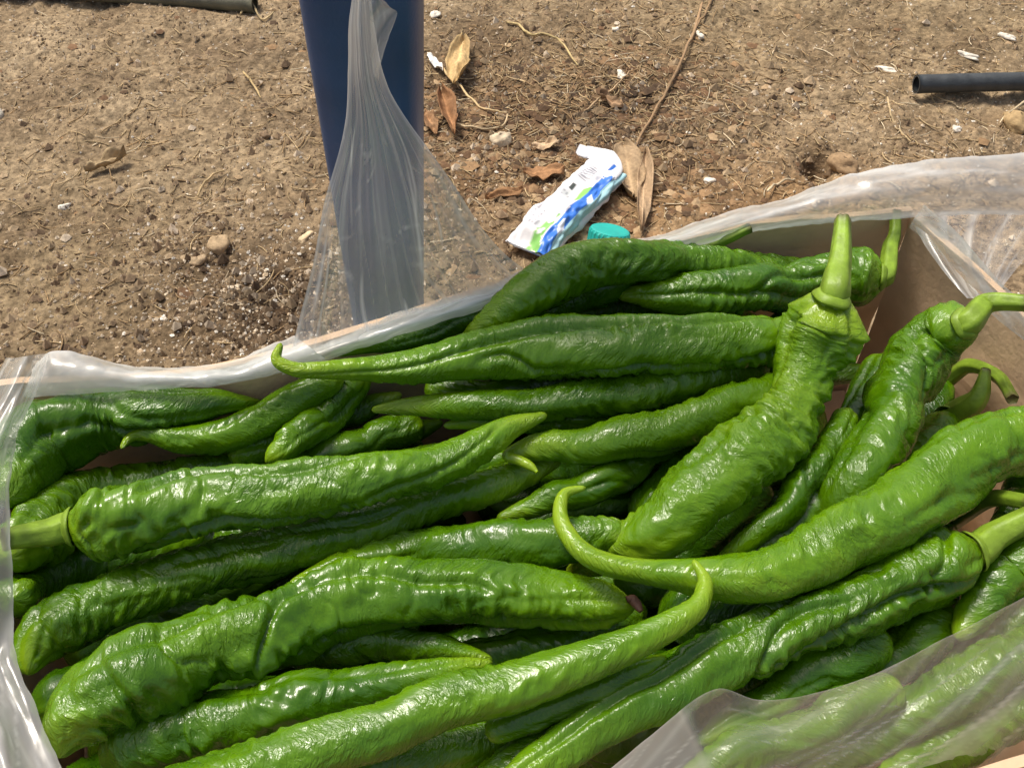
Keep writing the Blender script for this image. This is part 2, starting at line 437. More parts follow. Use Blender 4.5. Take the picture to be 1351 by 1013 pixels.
# ------------------------------------------------------------------ peppers
# (layer, tint, stem path or None, [(px,py,half width px) from stem end to tip], label)
PEP = [
 ((4.5, 7.2), .50, None, [(1065,440,34),(1030,446,38),(950,453,40),(850,458,43),(750,465,45),(660,468,40),(580,478,30),(500,486,20),(430,489,14),(385,487,11),(366,476,9),(361,461,7),(371,452,4)], 'long straight green pepper lying level with a hooked yellow-green tip over the box edge'),
 (4, .46, None, [(1075,362,20),(1010,358,24),(940,350,27),(870,345,29),(800,350,33),(740,368,34),(690,396,31),(650,425,24),(620,450,15),(600,468,6)], 'ridged green pepper along the back wall bending down at its tip'),
 (5, .42, [(1170,333,12),(1180,312,8),(1182,280,7)], [(1168,366,34),(1135,364,40),(1085,368,32),(1010,379,33),(940,384,32),(880,388,24),(840,389,14),(815,392,5)], 'dark green pepper with a round shoulder and upright stem against the back wall'),
 ((8, 3.2), .62, [(1100,376,20),(1108,345,15),(1112,288,9)], [(1100,388,40),(1086,424,60),(1070,462,53),(1058,500,44),(1040,540,46),(1000,585,53),(945,634,52),(880,688,46),(825,720,36),(780,742,22),(750,755,8)], 'thick twisted bright green pepper with a pale upright stem, leaning on the others'),
 ((7, 3.5), .46, [(1283,408,17),(1310,398,13),(1360,400,10)], [(1278,425,30),(1240,442,44),(1200,492,50),(1175,550,47),(1150,600,46),(1120,645,40),(1090,680,30),(1065,710,14)], 'crinkled green pepper with a bent stem reaching over the right-hand box wall'),
 ((6, 6.6), .54, None, [(1420,585,46),(1385,575,54),(1330,582,54),(1280,602,56),(1220,648,57),(1150,692,54),(1080,733,48),(1010,764,41),(950,765,37),(900,758,27),(850,753,21),(800,743,19),(765,724,17),(743,692,14),(739,663,11),(753,645,8),(773,643,4)], 'bright yellow-green pepper whose thin tip curls back on itself like a hook'),
 ((5.2, 7.5), .48, None, [(150,1075,30),(190,1062,36),(250,1040,39),(340,1010,39),(440,977,38),(540,948,37),(640,918,35),(720,890,32),(800,862,27),(860,838,22),(905,813,18),(930,785,13),(927,758,9),(914,738,4)], 'long slim green pepper with an upturned pointed tip crossing the bright hooked pepper'),
 (5, .34, None, [(132,1010,32),(165,992,46),(240,970,52),(330,948,48),(420,925,40),(500,905,32),(580,888,22),(625,878,12),(650,873,4)], 'dark crinkled green pepper lying beside the slim pepper with the upturned tip'),
 ((6, 4.5), .42, None, [(78,1000,26),(92,962,46),(128,924,60),(175,895,66),(240,868,62),(310,842,59),(420,806,54),(520,787,50),(620,782,46),(700,788,43),(770,796,38),(815,800,27),(838,802,9)], 'fat dark green pepper with a creased bulging shoulder and blunt red-brown tip'),
 (4, .44, None, [(36,890,20),(48,852,38),(82,828,46),(140,795,42),(220,762,40),(300,740,38),(380,722,38),(460,698,36),(540,672,32),(620,650,28),(690,625,22),(740,605,8)], 'green pepper with a hunched kinked shoulder below the one with the cut stem'),
 (6, .46, [(84,700,20),(50,705,16),(4,712,14)], [(88,696,34),(118,692,52),(200,680,53),(300,660,50),(400,647,46),(500,632,37),(580,614,33),(630,590,28),(675,564,18),(722,547,5)], 'green pepper with a thick pale stem pointing at the left-hand box wall'),
 (3, .52, None, [(8,735,26),(40,712,44),(90,672,46),(150,652,38),(220,636,32),(290,622,25),(350,612,16),(395,604,5)], 'yellowish green pepper half hidden behind the pale thick stem'),
 (5, .50, None, [(1060,508,28),(1020,520,30),(970,536,32),(910,554,32),(850,573,30),(770,585,26),(710,592,20),(676,598,11),(662,604,6)], 'glossy green pepper in the middle of the heap ending in a short side tip'),
 (4.6, .40, None, [(1010,478,30),(920,500,32),(840,518,30),(760,530,27),(680,535,24),(600,535,20),(540,536,13),(490,541,4)], 'dark green pepper tucked directly under the long level pepper'),
 (4, .40, None, [(1000,505,30),(920,522,30),(840,538,28),(760,550,26),(680,553,20),(620,556,12),(585,562,4)], 'dark wrinkled green pepper under the level pepper with its tip in shade'),
 (4, .46, None, [(450,494,20),(415,512,22),(380,532,24),(340,555,25),(290,574,24),(240,580,19),(195,573,11),(172,577,7),(160,592,3)], 'small slender green pepper with a thin drooping pale tip by the back left corner'),
 (4, .46, None, [(480,488,22),(465,505,25),(440,535,27),(410,562,26),(382,585,22),(362,600,15),(350,610,5)], 'short stubby green pepper slanting down with a pale blunt tip'),
 (3, .34, None, [(8,660,26),(25,622,44),(55,588,54),(110,562,48),(165,547,42),(225,538,33),(280,534,22),(325,532,10),(345,530,3)], 'broad dark green pepper in the back left corner of the box'),
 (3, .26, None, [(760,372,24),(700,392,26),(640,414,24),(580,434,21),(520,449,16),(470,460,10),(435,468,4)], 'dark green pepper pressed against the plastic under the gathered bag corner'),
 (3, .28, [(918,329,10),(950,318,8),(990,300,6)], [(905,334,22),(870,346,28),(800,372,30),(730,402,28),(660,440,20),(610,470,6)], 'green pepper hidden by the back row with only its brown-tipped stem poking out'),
 (5, .40, [(1296,718,22),(1320,703,18),(1370,678,15)], [(1290,726,40),(1240,742,54),(1170,775,54),(1080,816,51),(1000,852,49),(920,890,46),(850,928,42),(780,965,37),(720,1000,31),(670,1035,24),(630,1065,8)], 'long grooved dark green pepper with a thick stem beside the front edge of the bag'),
 (3, .50, None, [(1345,765,26),(1320,785,36),(1265,818,40),(1210,852,37),(1150,886,30),(1095,915,20),(1050,935,6)], 'bright crinkled green pepper partly behind the front plastic sheet'),
 (4, .36, None, [(1170,838,24),(1130,862,34),(1080,890,35),(1025,922,30),(970,952,24),(920,980,8)], 'dark crinkled green pepper under the grooved pepper beside the plastic'),
 (3, .40, None, [(1400,750,30),(1365,775,34),(1340,805,32),(1300,850,30),(1240,900,26),(1180,950,14)], 'green pepper seen dimly through the front plastic sheet'),
 (3, .50, [(1262,547,18),(1290,525,13),(1301,486,5)], [(1255,552,22),(1235,578,30),(1205,622,30),(1165,668,26),(1120,715,20),(1080,750,6)], 'green pepper with a pale pointed stem wedged behind the bright hooked pepper'),
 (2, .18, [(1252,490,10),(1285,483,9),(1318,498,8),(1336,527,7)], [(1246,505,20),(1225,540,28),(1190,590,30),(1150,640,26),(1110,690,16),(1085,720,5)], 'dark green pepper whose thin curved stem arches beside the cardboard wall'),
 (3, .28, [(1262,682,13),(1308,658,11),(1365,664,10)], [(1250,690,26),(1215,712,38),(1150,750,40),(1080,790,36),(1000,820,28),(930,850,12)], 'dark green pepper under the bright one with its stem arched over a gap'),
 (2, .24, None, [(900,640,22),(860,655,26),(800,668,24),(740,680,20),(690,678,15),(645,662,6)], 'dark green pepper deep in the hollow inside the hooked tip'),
 (4, .38, None, [(830,700,22),(790,708,28),(730,716,34),(660,718,36),(580,722,34),(500,738,30),(430,760,22),(380,775,8)], 'dark green pepper sunk between the kinked pepper and the fat one'),
 (4, .44, None, [(425,1040,36),(470,1015,42),(540,995,38),(620,978,32),(690,962,25),(745,946,13),(775,938,4)], 'glossy green pepper at the front edge of the heap below the slim one'),
 (4, .34, None, [(630,1050,24),(665,1015,30),(725,968,32),(800,925,31),(870,888,28),(930,858,18),(970,838,5)], 'green pepper squeezed between the slim pepper and the grooved one'),
 (4, .36, None, [(380,865,28),(430,852,30),(500,847,26),(570,852,20),(620,862,12),(650,870,4)], 'dark green pepper in the shaded gap under the fat pepper'),
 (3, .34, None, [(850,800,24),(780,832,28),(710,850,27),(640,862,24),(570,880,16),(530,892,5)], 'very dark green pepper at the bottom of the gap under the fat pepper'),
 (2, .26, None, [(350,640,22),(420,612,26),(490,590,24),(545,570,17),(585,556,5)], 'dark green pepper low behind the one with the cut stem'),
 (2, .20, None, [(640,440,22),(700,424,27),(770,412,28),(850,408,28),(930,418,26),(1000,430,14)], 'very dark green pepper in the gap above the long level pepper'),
 (4, .36, None, [(1165,470,26),(1150,520,32),(1125,580,33),(1090,640,33),(1045,690,30),(990,728,24),(940,750,8)], 'dark green pepper in the shadow between the twisted pepper and the crinkled one'),
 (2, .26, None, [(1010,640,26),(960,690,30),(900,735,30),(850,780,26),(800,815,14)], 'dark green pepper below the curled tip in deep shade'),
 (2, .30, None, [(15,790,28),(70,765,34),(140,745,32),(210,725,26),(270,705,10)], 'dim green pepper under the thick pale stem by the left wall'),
 (4, .40, None, [(1400,640,30),(1370,640,34),(1350,660,30),(1325,700,24),(1300,740,10)], 'green pepper at the right-hand wall under the bright hooked pepper'),
 (3, .46, None, [(1410,825,28),(1345,858,36),(1265,904,38),(1185,950,34),(1105,996,27),(1045,1032,10)], 'green pepper lying behind the front plastic sheet, nearest its top fold'),
 (3, .40, None, [(1430,895,28),(1355,933,36),(1275,975,35),(1195,1016,29),(1120,1055,12)], 'green pepper lying low behind the front plastic sheet by the box corner'),
 (4, .42, None, [(1190,905,24),(1115,938,32),(1035,972,33),(955,1006,29),(885,1042,12)], 'dark green pepper under the peaked fold of the front plastic'),
 (4, .42, None, [(1385,705,24),(1350,735,32),(1318,772,32),(1285,812,26),(1262,842,10)], 'short green pepper crossing below the thick stem of the grooved pepper'),
 (4, .40, None, [(1120,545,18),(1095,590,22),(1060,640,22),(1015,690,19),(965,730,12),(935,748,4)], 'thin green pepper beside the twisted one in the shaded gap'),
 (5, .38, None, [(640,968,18),(700,945,22),(770,915,22),(830,890,18),(880,868,8)], 'thin green pepper under the slim one with the upturned tip'),
 (3, .44, None, [(300,600,20),(360,585,23),(430,560,22),(490,535,16),(530,520,6)], 'thin green pepper behind the short stubby one'),
 (4, .44, None, [(560,510,18),(630,520,21),(700,512,22),(780,500,22),(850,490,14)], 'thin green pepper tucked in just below the long level pepper'),
 (4, .36, None, [(905,560,22),(850,600,26),(800,630,26),(740,655,22),(690,672,14),(655,684,5)], 'slim dark green pepper in the hollow at the middle of the heap'),
 (3, .40, None, [(560,560,20),(500,578,24),(440,596,24),(390,612,18),(350,625,8)], 'slim green pepper behind the long one with the cut stem'),
]
DRY = {8: [(826,792,5),(834,790,7),(840,797,6),(846,806,3)]}
EXTRA_TIP = {12: [(668,602,7),(684,607,7),(700,615,6),(709,623,2)]}
NS = 28
def prep(cp):
    q = spline(np.array(cp, float), NS); q[:, 2] *= .93; return q
LZX, LZY = [1, 2, 3, 4, 5, 6, 7, 8], [.062, .096, .116, .134, .147, .160, .172, .182]
LAY = [np.linspace(*((p[0], p[0]) if np.isscalar(p[0]) else p[0]), NS) for p in PEP]
S = [prep(p[3]) for p in PEP]
for k_, f_ in {3: .93, 5: .87, 4: .90, 20: .90, 8: .96, 10: .94, 0: .95, 9: .95}.items(): S[k_][:, 2] *= f_
Zs = [np.interp(l, LZX, LZY) for l in LAY]; Z0 = [z.copy() for z in Zs]
# bottom rows of peppers, placed in the box itself
e1 = (cR - cL) / np.linalg.norm(cR - cL); e2n = np.array([e1[1], -e1[0], 0])
fill = []
for lay, z, rows in ((0, .030, 7), (1, .066, 7)):
    for r in range(rows):
        for half in (0, 1):
            t0 = .025 + half * .21 + rng.uniform(-.01, .012); L = rng.uniform(.175, .2)
            q = .032 + r * (.20 / rows) + rng.uniform(-.004, .004)
            a0 = cL * [1, 1, 0] + e1 * t0 + e2n * q + [0, 0, z]
            sgn = rng.random() < .5
            tt = np.linspace(0, 1, NS)
            P = a0 + np.outer(tt, e1 * L + e2n * rng.uniform(-.015, .015)) + np.outer(np.sin(tt * np.pi), e2n * rng.uniform(-.008, .008))
            P[:, 2] += .004 * np.sin(tt * 5 + r)
            if sgn: P = P[::-1]
            Rr = .0175 * np.interp(tt, [0, .06, .2, .5, .8, 1], [.7, .95, 1, .85, .55, .12])
            fill.append((P, Rr))
FP = np.concatenate([f[0][::2] for f in fill]); FR = np.concatenate([f[1][::2] for f in fill])

ss = np.linspace(-1, 1, NS)
Bq = np.stack([np.ones(NS), ss, ss ** 2, ss ** 3], 1); Pq = Bq @ np.linalg.pinv(Bq)
def world_of(k):
    P = U(S[k][:, 0], S[k][:, 1], Zs[k]); return P, S[k][:, 2] * depth(P) / FPX
nL = nearL - cL; nLn = np.array([-nL[1], nL[0]]) / np.linalg.norm(nL[:2])          # inward normals of the side walls
nR = nearR - cR; nRn = np.array([nR[1], -nR[0]]) / np.linalg.norm(nR[:2])
for it in range(90):
    WP = [world_of(k) for k in range(len(PEP))]
    dz = [np.zeros(NS) for _ in PEP]
    for i in range(len(PEP)):
        Pi, Ri = WP[i]
        for j in range(i):
            Pj, Rj = WP[j]
            if np.any(Pi.min(0)[:2] - .03 > Pj.max(0)[:2]) or np.any(Pj.min(0)[:2] - .03 > Pi.max(0)[:2]): continue
            D = np.linalg.norm(Pi[:, None] - Pj[None], axis=2)
            ov = np.clip(.93 * (Ri[:, None] + Rj[None]) - D, 0, None)
            if ov.max() <= 0: continue
            dl = LAY[i][:, None] - LAY[j][None]
            sg = np.where(np.abs(dl) > .05, np.sign(dl), np.sign(Zs[i][:, None] - Zs[j][None] + 1e-9))
            so = sg * ov
            pick = np.abs(so)
            oi = so[np.arange(NS), pick.argmax(1)]; oj = so[pick.argmax(0), np.arange(NS)]
            dz[i] += oi * np.where(oi > 0, .32, .20); dz[j] -= oj * np.where(oj > 0, .20, .32)
        D = np.linalg.norm(Pi[:, None] - FP[None], axis=2)
        dz[i] += .4 * np.clip(.9 * (Ri[:, None] + FR[None]) - D, 0, None).max(1)
        low = sstep(ZR + 1.0 * Ri, ZR + .2 * Ri, Pi[:, 2])
        vb = np.clip(Pi[:, 1] + Ri - np.interp(Pi[:, 0], back[:, 0], back[:, 1]) + .002, 0, .05)
        vl = np.clip(Ri - (Pi[:, :2] - cL[:2]) @ nLn + .001, 0, .03); vr = np.clip(Ri - (Pi[:, :2] - cR[:2]) @ nRn + .001, 0, .03)
        dz[i] += low * (.6 * vb + .35 * vl + .35 * vr)
    for k in range(len(PEP)):
        dz[k] = np.clip(dz[k], -.006, .006)
        Zs[k] = Pq @ (Zs[k] + dz[k]) + .03 * (Z0[k] - Zs[k])
        Zs[k] = np.clip(Zs[k], .05, .225)

def pepper_mesh(P, R, seed, tint, step=.0011, m=60, wr=1.0, shoulder=True, groove=1.0, knob=.5):
    r_ = np.random.default_rng(seed)
    L = np.linalg.norm(np.diff(P, axis=0), axis=1).sum()
    n = max(30, int(L / step))
    Q = spline(np.c_[P, R], n); c, rad = Q[:, :3], np.maximum(Q[:, 3], .0004)
    # true arc length
    sl_ = np.r_[0, np.cumsum(np.linalg.norm(np.diff(c, axis=0), axis=1))]
    s = sl_ / sl_[-1]
    # small wander of the axis
    T, N, B = frames(c)
    k = .0030 * np.sin(np.pi * s) * np.clip(rad / .012, .2, 1)
    c = c + N * (k * noise(s * 8, 0, seed * .7, seed))[:, None] + B * (k * noise(s * 8, 7, seed * .7, seed))[:, None]
    T, N, B = frames(c)
    th = np.linspace(0, 2 * np.pi, m, endpoint=False)[None]
    sm = sl_[:, None]; R0 = rad[:, None]
    if shoulder:                              # rounded shoulder with a dimple
        q = np.clip(sl_ / (1.0 * rad[:max(3, n // 12)].max()), 0, 1)
        prof = np.sqrt(np.clip(1 - (1 - q) ** 2.4, 0, 1))
    else: prof = np.ones(n)
    qe = np.clip((sl_[-1] - sl_) / (1.2 * rad[-6:].mean() + 1e-6), 0, 1)
    prof = prof * np.sqrt(np.clip(1 - (1 - qe) ** 2, 0, 1))
    tw = r_.choice([-1, 1]) * r_.uniform(6, 22); ph = r_.uniform(0, 6.28)
    lob = r_.choice([2, 3, 3])
    ang = th + tw * sm * .6 + .5 * noise(sm * 18, 1, seed, seed + 2)
    cr1 = np.clip(1 - np.abs(np.sin(lob * ang / 2 + ph)) * 1.9, 0, 1) ** 1.6
    cr2 = np.clip(1 - np.abs(np.sin((ang + 5 * sm + 1.2 * noise(sm * 30, 4, seed, seed + 5)) + ph * 1.7)) * 3.0, 0, 1) ** 1.5
    on1 = sstep(-.5, .4, noise(sm * 14, 2, seed, seed + 8)); on2 = sstep(-.2, .5, noise(sm * 20, 6, seed, seed + 9))
    ridge = .05 * np.cos(lob * ang + ph) - groove * (.24 * cr1 * on1 + .18 * cr2 * on2) + .03
    cx, cy = np.cos(th), np.sin(th)
    # crinkles: short waves across the length, wandering round the girth
    ws = sm * 1000 + 2.6 * noise(cx * 1.6, cy * 1.6, sm * 45, seed + 4) + 3.0 * np.sin(th * 2 + ph)
    g = R0 * 1000 / 6.5
    w1 = noise(ws / 2.9, cx * g + 11, cy * g, seed + 1)
    w2 = noise(ws / 1.7, cx * g * 1.7, cy * g * 1.7 + 5, seed + 6)
    big = noise(sm * 38, cx * 1.1, cy * 1.1, seed + 3)
    mid = noise(sm * 95, cx * 1.7, cy * 1.7, seed + 9)
    mask = .22 + .78 * sstep(-.25, .45, noise(sm * 22, cx * .9, cy * .9, seed + 12))
    thin = np.clip(R0 / .015, 0, 1)
    w1 = np.sign(w1) * np.abs(w1) ** .8
    sh = np.exp(-sm / .035)
    ring = noise(sm * 95 + .8 * noise(cx, cy, sm * 20, seed + 40), cx * .5, cy * .5, seed + 41)
    tcr = np.clip(1 - np.abs(noise(sm * 75 + .9 * noise(cx * .8, cy * .8, sm * 25, seed + 51), cx * .7, cy * .7, seed + 52)) * 5, 0, 1) ** 1.4
    disp = R0 * (ridge - knob * (.05 + .16 * np.exp(-sm / .06)) * tcr + knob * (.05 + .22 * sh) * ring + .10 * big + .075 * mid) * thin + wr * mask * thin ** 1.3 * (.00155 * w1 + .0007 * w2)
    crk = np.stack(np.broadcast_arrays(ws / 2.0 + 0 * cx, cx * R0 * 1000 / 3.8 + seed, cy * R0 * 1000 / 3.8), -1).reshape(-1, 3)
    rr = (R0 + disp) * prof[:, None]
    V = c[:, None] + rr[..., None] * (cx[0][None, :, None] * N[:, None] + cy[0][None, :, None] * B[:, None])
    V[0] = V[0] * .0 + c[0] + T[0] * rad[:6].mean() * .10 * prof[0]
    t = tint + .30 * sstep(.72, 1.0, s) + .22 * sstep(.14, 0, s)
    t = t[:, None] + .10 * noise(sm * 30, cx * 1.3, cy * 1.3, seed + 31) + .05 * w1 * mask + np.clip(.012 - R0, 0, .012) / .012 * .12
    F = grid_faces(n, m, closed_v=True)
    V = V.reshape(-1, 3); V = np.vstack([V, c[-1] + T[-1] * rad[-1] * .6])
    t = np.append(t.ravel(), t.ravel()[-1])
    capi = len(V) - 1
    cap = np.array([[(n - 1) * m + j, (n - 1) * m + (j + 1) % m, capi, capi] for j in range(m)])
    Fl = [tuple(f) for f in F] if False else None
    return V, F, cap, t, c, rad, crk

def build_pepper_body(name, P, R, seed, tint, parent=None, **kw):
    V, F, cap, t, c, rad, crk = pepper_mesh(P, R, seed, tint, **kw)
    me_F = np.vstack([F, cap[:, [0, 1, 2, 2]]]) if False else F
    o = mesh_obj(name, V[:-1], me_F, M_PEP, parent, attrs={'tint': t[:-1], 'crk': crk})
    return o, c, rad

def stem_parts(root, pts, P, R, z0, seed, tint, lift=.010):
    """pts in the picture: base first. The base sits in the shoulder; the stem lifts a little on its way."""
    r_ = np.random.default_rng(seed)
    sp = spline(np.array(pts, float), 26)
    tt = np.linspace(0, 1, 26)
    z = z0 + lift * (tt if lift < .02 else tt ** .6)
    c = U(sp[:, 0], sp[:, 1], z)
    c = np.vstack([P[1], P[0], c[5:]]); sp = np.vstack([sp[0], sp[0], sp[5:]])
    rad = sp[:, 2] * depth(c) / FPX
    rad[-4:] *= np.array([1.0, 1.06, 1.12, 1.05])
    c2 = spline(np.c_[c, rad], 40)
    V, F = capped_tube(c2[:, :3], c2[:, 3], 20, lambda s, th: 1 + .10 * np.cos(5 * th + 1.3) + .04 * np.cos(9 * th + 6 * s))
    nV = len(V)
    s = np.r_[np.repeat(np.linspace(0, 1, 40), 20), 0, 1]
    base = np.array([.19, .30, .022]) * (1 - .75 * (.5 - tint)); brown = np.array([.09, .075, .03])
    w = (sstep(.88, 1.0, s) * .85)[:, None]
    col = base * (1 + .25 * noise(s * 9, np.arange(nV) % 20 * .4, seed, seed)[:, None]) * (1 - w) + brown * w
    st = mesh_obj('stem', V, F, M_STEM, root, attrs={'col': np.clip(col, 0, 1)})
    # calyx: a scalloped collar hugging the shoulder
    ax = c2[8, :3] - P[2]; ax = c2[6, :3] - P[0]
    ax = ax / (np.linalg.norm(ax) + 1e-9)
    dirn = P[0] - P[3]; dirn /= np.linalg.norm(dirn)
    n0 = np.cross(dirn, [0, 0, 1.]); n0 /= np.linalg.norm(n0); b0 = np.cross(dirn, n0)
    m_, k_ = 40, 7
    th = np.linspace(0, 2 * np.pi, m_, endpoint=False)
    r0 = c2[1, 3]; R0 = max(R[:4].max() * .5, r0 * 1.3)
    V = []
    for i in range(k_):
        u = i / (k_ - 1)
        rr = r0 * .9 + (R0 - r0 * .9) * u * (1 + .13 * np.cos(5 * th + seed) * u)
        drop = .0004 + R0 * .05 - (R0 * .34) * u ** 1.8
        V.append(P[0] + dirn * drop + np.outer(rr * np.cos(th), n0) + np.outer(rr * np.sin(th), b0))
    V = np.array(V)
    V = np.concatenate([V, V[::-1] - dirn * .0011])
    F = grid_faces(2 * k_, m_, closed_v=True, closed_u=True)
    cc = np.tile(base * .95, (2 * k_ * m_, 1)) * (1 + .2 * noise(np.arange(2 * k_ * m_) * .15, 0, seed, 2)[:, None])
    mesh_obj('calyx', V.reshape(-1, 3), F, M_STEM, root, attrs={'col': np.clip(cc, 0, 1)})

VIS = [world_of(k) for k in range(len(PEP))]
AP = np.concatenate([v_[0] for v_ in VIS] + [FP]); AR = np.concatenate([v_[1] for v_ in VIS] + [FR])
got = 0
for trial in range(900):
    L = rng.uniform(.10, .19); a = rng.normal(math.atan2(e1[1], e1[0]), .45)
    t0, q, z = rng.uniform(.05, .40), rng.uniform(.025, .21), rng.uniform(.075, .135)
    tt = np.linspace(-.5, .5, NS); d = np.array([math.cos(a), math.sin(a), rng.uniform(-.15, .15)])
    P = cL * [1, 1, 0] + e1 * t0 + e2n * q + [0, 0, z] + np.outer(tt * L, d)
    Rr = rng.uniform(.012, .0165) * np.interp(tt, [-.5, -.44, -.3, 0, .3, .5], [.7, .95, 1, .85, .55, .12])
    ins = (P[:, :2] - cL[:2]) @ nLn > Rr; ins &= (P[:, :2] - cR[:2]) @ nRn > Rr; ins &= P[:, 1] + Rr < np.interp(P[:, 0], back[:, 0], back[:, 1]) - .002
    if not ins.all(): continue
    if (.9 * (Rr[:, None] + AR[None]) - np.linalg.norm(P[:, None] - AP[None], axis=2)).max() > .0045: continue
    fill.append((P, Rr)); AP = np.vstack([AP, P]); AR = np.r_[AR, Rr]; got += 1
print('gap peppers', got)
GP = 'peppers heaped in the lined box'
for k, (lay, tint, stem, cp, label) in enumerate(PEP):
    P, R = world_of(k)
    hi = np.min(lay) >= 3
    kw = dict(step=.0009 if hi else .0015, m=72 if hi else 48, wr=.6 if k in (5,) else 1.0, groove={0: 1.6, 2: 1.4, 8: 1.5, 10: 1.3, 20: 1.7, 5: .5}.get(k, 1.0), knob={3: .55, 4: .7, 8: 1.2, 9: 1.0, 10: .8, 20: .8, 5: .5}.get(k, .35))
    if stem or k in EXTRA_TIP or k in DRY:
        root = empty('pepper', P[NS // 2] - [0, 0, R[NS // 2]])
        build_pepper_body('fruit', P, R, 100 + k * 7, tint, root, **kw)
        if stem: stem_parts(root, stem, P, R, Zs[k][0], k, tint, {25: .045, 26: .05, 24: .03}.get(k, .010))
        if k in DRY:
            e = spline(np.array(DRY[k], float), 14); c = U(e[:, 0], e[:, 1], Zs[k][-1] + .004)
            V, F = capped_tube(c, e[:, 2] * depth(c) / FPX, 12, lambda s_, th: 1 + .3 * noise(s_ * 6, np.cos(th), np.sin(th), 5))
            mesh_obj('dried_tip', V, F, M_STEM, root, attrs={'col': np.tile([.16, .07, .04], (len(V), 1))})
        if k in EXTRA_TIP:
            e = spline(np.array(EXTRA_TIP[k], float), 16); c = U(e[:, 0], e[:, 1], Zs[k][-1] + .004)
            V, F = capped_tube(c, e[:, 2] * depth(c) / FPX, 14)
            mesh_obj('tip', V, F, M_PEP, root, attrs={'tint': np.full(len(V), .95), 'crk': V * 200})
    else:
        root, _, _ = build_pepper_body('pepper', P, R, 100 + k * 7, tint, None, **kw)
    tag(root, label, 'pepper', GP)
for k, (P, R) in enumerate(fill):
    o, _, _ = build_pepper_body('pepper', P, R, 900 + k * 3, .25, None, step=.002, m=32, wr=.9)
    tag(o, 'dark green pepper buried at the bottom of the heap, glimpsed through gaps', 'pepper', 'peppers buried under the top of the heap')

# ------------------------------------------------------------------ blue post behind the box
yb = UY(490, 432, 0)  # placeholder so the helper is exercised
rim_mid = U(490, 432, ZR)
YP = rim_mid[1] + .060
pl, pr = UY(385, 0, YP), UY(552, 0, YP)
pl2, pr2 = UY(431, 262, YP), UY(553, 262, YP)
def xat(a, b, z): return a[0] + (b[0] - a[0]) * (z - a[2]) / (b[2] - a[2])
ZT = .62
rows = []
for z in np.linspace(-.004, ZT, 40):
    x0, x1 = xat(pl, pl2, z), xat(pr, pr2, z)
    w = max(x1 - x0, .03); cx_ = (x0 + x1) / 2; d = .030
    th = np.linspace(0, 2 * np.pi, 48, endpoint=False)
    ex = .42
    sx = np.sign(np.cos(th)) * np.abs(np.cos(th)) ** ex; sy = np.sign(np.sin(th)) * np.abs(np.sin(th)) ** ex
    rows.append(np.stack([cx_ + w / 2 * sx, YP + d + d * sy, np.full(48, z)], 1))
V = np.array(rows)
F = [tuple(f) for f in grid_faces(40, 48, closed_v=True)] + [tuple(range(48))[::-1], tuple(39 * 48 + j for j in range(48))]
post = mesh_obj('post', V.reshape(-1, 3), F, M_NAVY)
tag(post, 'dark navy blue plastic post standing on the soil behind the box', 'post')

# ------------------------------------------------------------------ plastic bag
bag = empty('plastic_bag', (cL + cR) / 2 * [1, 1, 0] + [0, 0, ZR])
tag(bag, 'clear crumpled plastic bag lining the cardboard box, one corner pulled up to the blue post', 'bag')

def film(name, Pts, milk, fold, seed, amp=.0003):
    """Pts (nu,nv,3) grid; milk, fold (nu,nv) opacity attributes."""
    nu, nv = Pts.shape[:2]
    du = np.gradient(Pts, axis=0); dv = np.gradient(Pts, axis=1)
    Nn = np.cross(du, dv); Nn /= np.linalg.norm(Nn, axis=2)[..., None] + 1e-12
    crink = amp * (noise(Pts[..., 0] * 90, Pts[..., 1] * 90, Pts[..., 2] * 90, seed) + .5 * noise(Pts[..., 0] * 220, Pts[..., 1] * 220, Pts[..., 2] * 220, seed + 1))
    Pts = Pts + Nn * crink[..., None]
    return mesh_obj(name, Pts.reshape(-1, 3), grid_faces(nu, nv), M_FILM, bag, attrs={'milk': np.broadcast_to(milk, (nu, nv)).ravel(), 'fold': np.broadcast_to(fold, (nu, nv)).ravel()})

def streak(x, seed, sharp=6, freq=1.0):
    a = 1 - np.abs(noise(x * freq, .37, seed, seed)); return np.clip(a, 0, 1) ** sharp

def creases(u, v, n, seed, amin, amax, lmin, lmax, w, asp=1.0):
    """fine random crease lines over a sheet (u along, v down); asp = length ratio of v to u."""
    r_ = np.random.default_rng(seed); u, v = np.broadcast_arrays(u, v); out = np.zeros(u.shape)
    for _ in range(n):
        u0, v0, a, L = r_.random(), r_.random(), r_.uniform(amin, amax), r_.uniform(lmin, lmax)
        du, dv = u - u0, (v - v0) * asp
        al = du * math.cos(a) + dv * math.sin(a); ac = -du * math.sin(a) + dv * math.cos(a) + .25 * al * al * r_.uniform(-1, 1) / L
        ww = w * r_.uniform(.5, 1.8)
        out += r_.uniform(.3, 1) * np.exp(-(ac / ww) ** 2) * sstep(L, L * .4, np.abs(al))
    return np.clip(out, 0, 1.3)

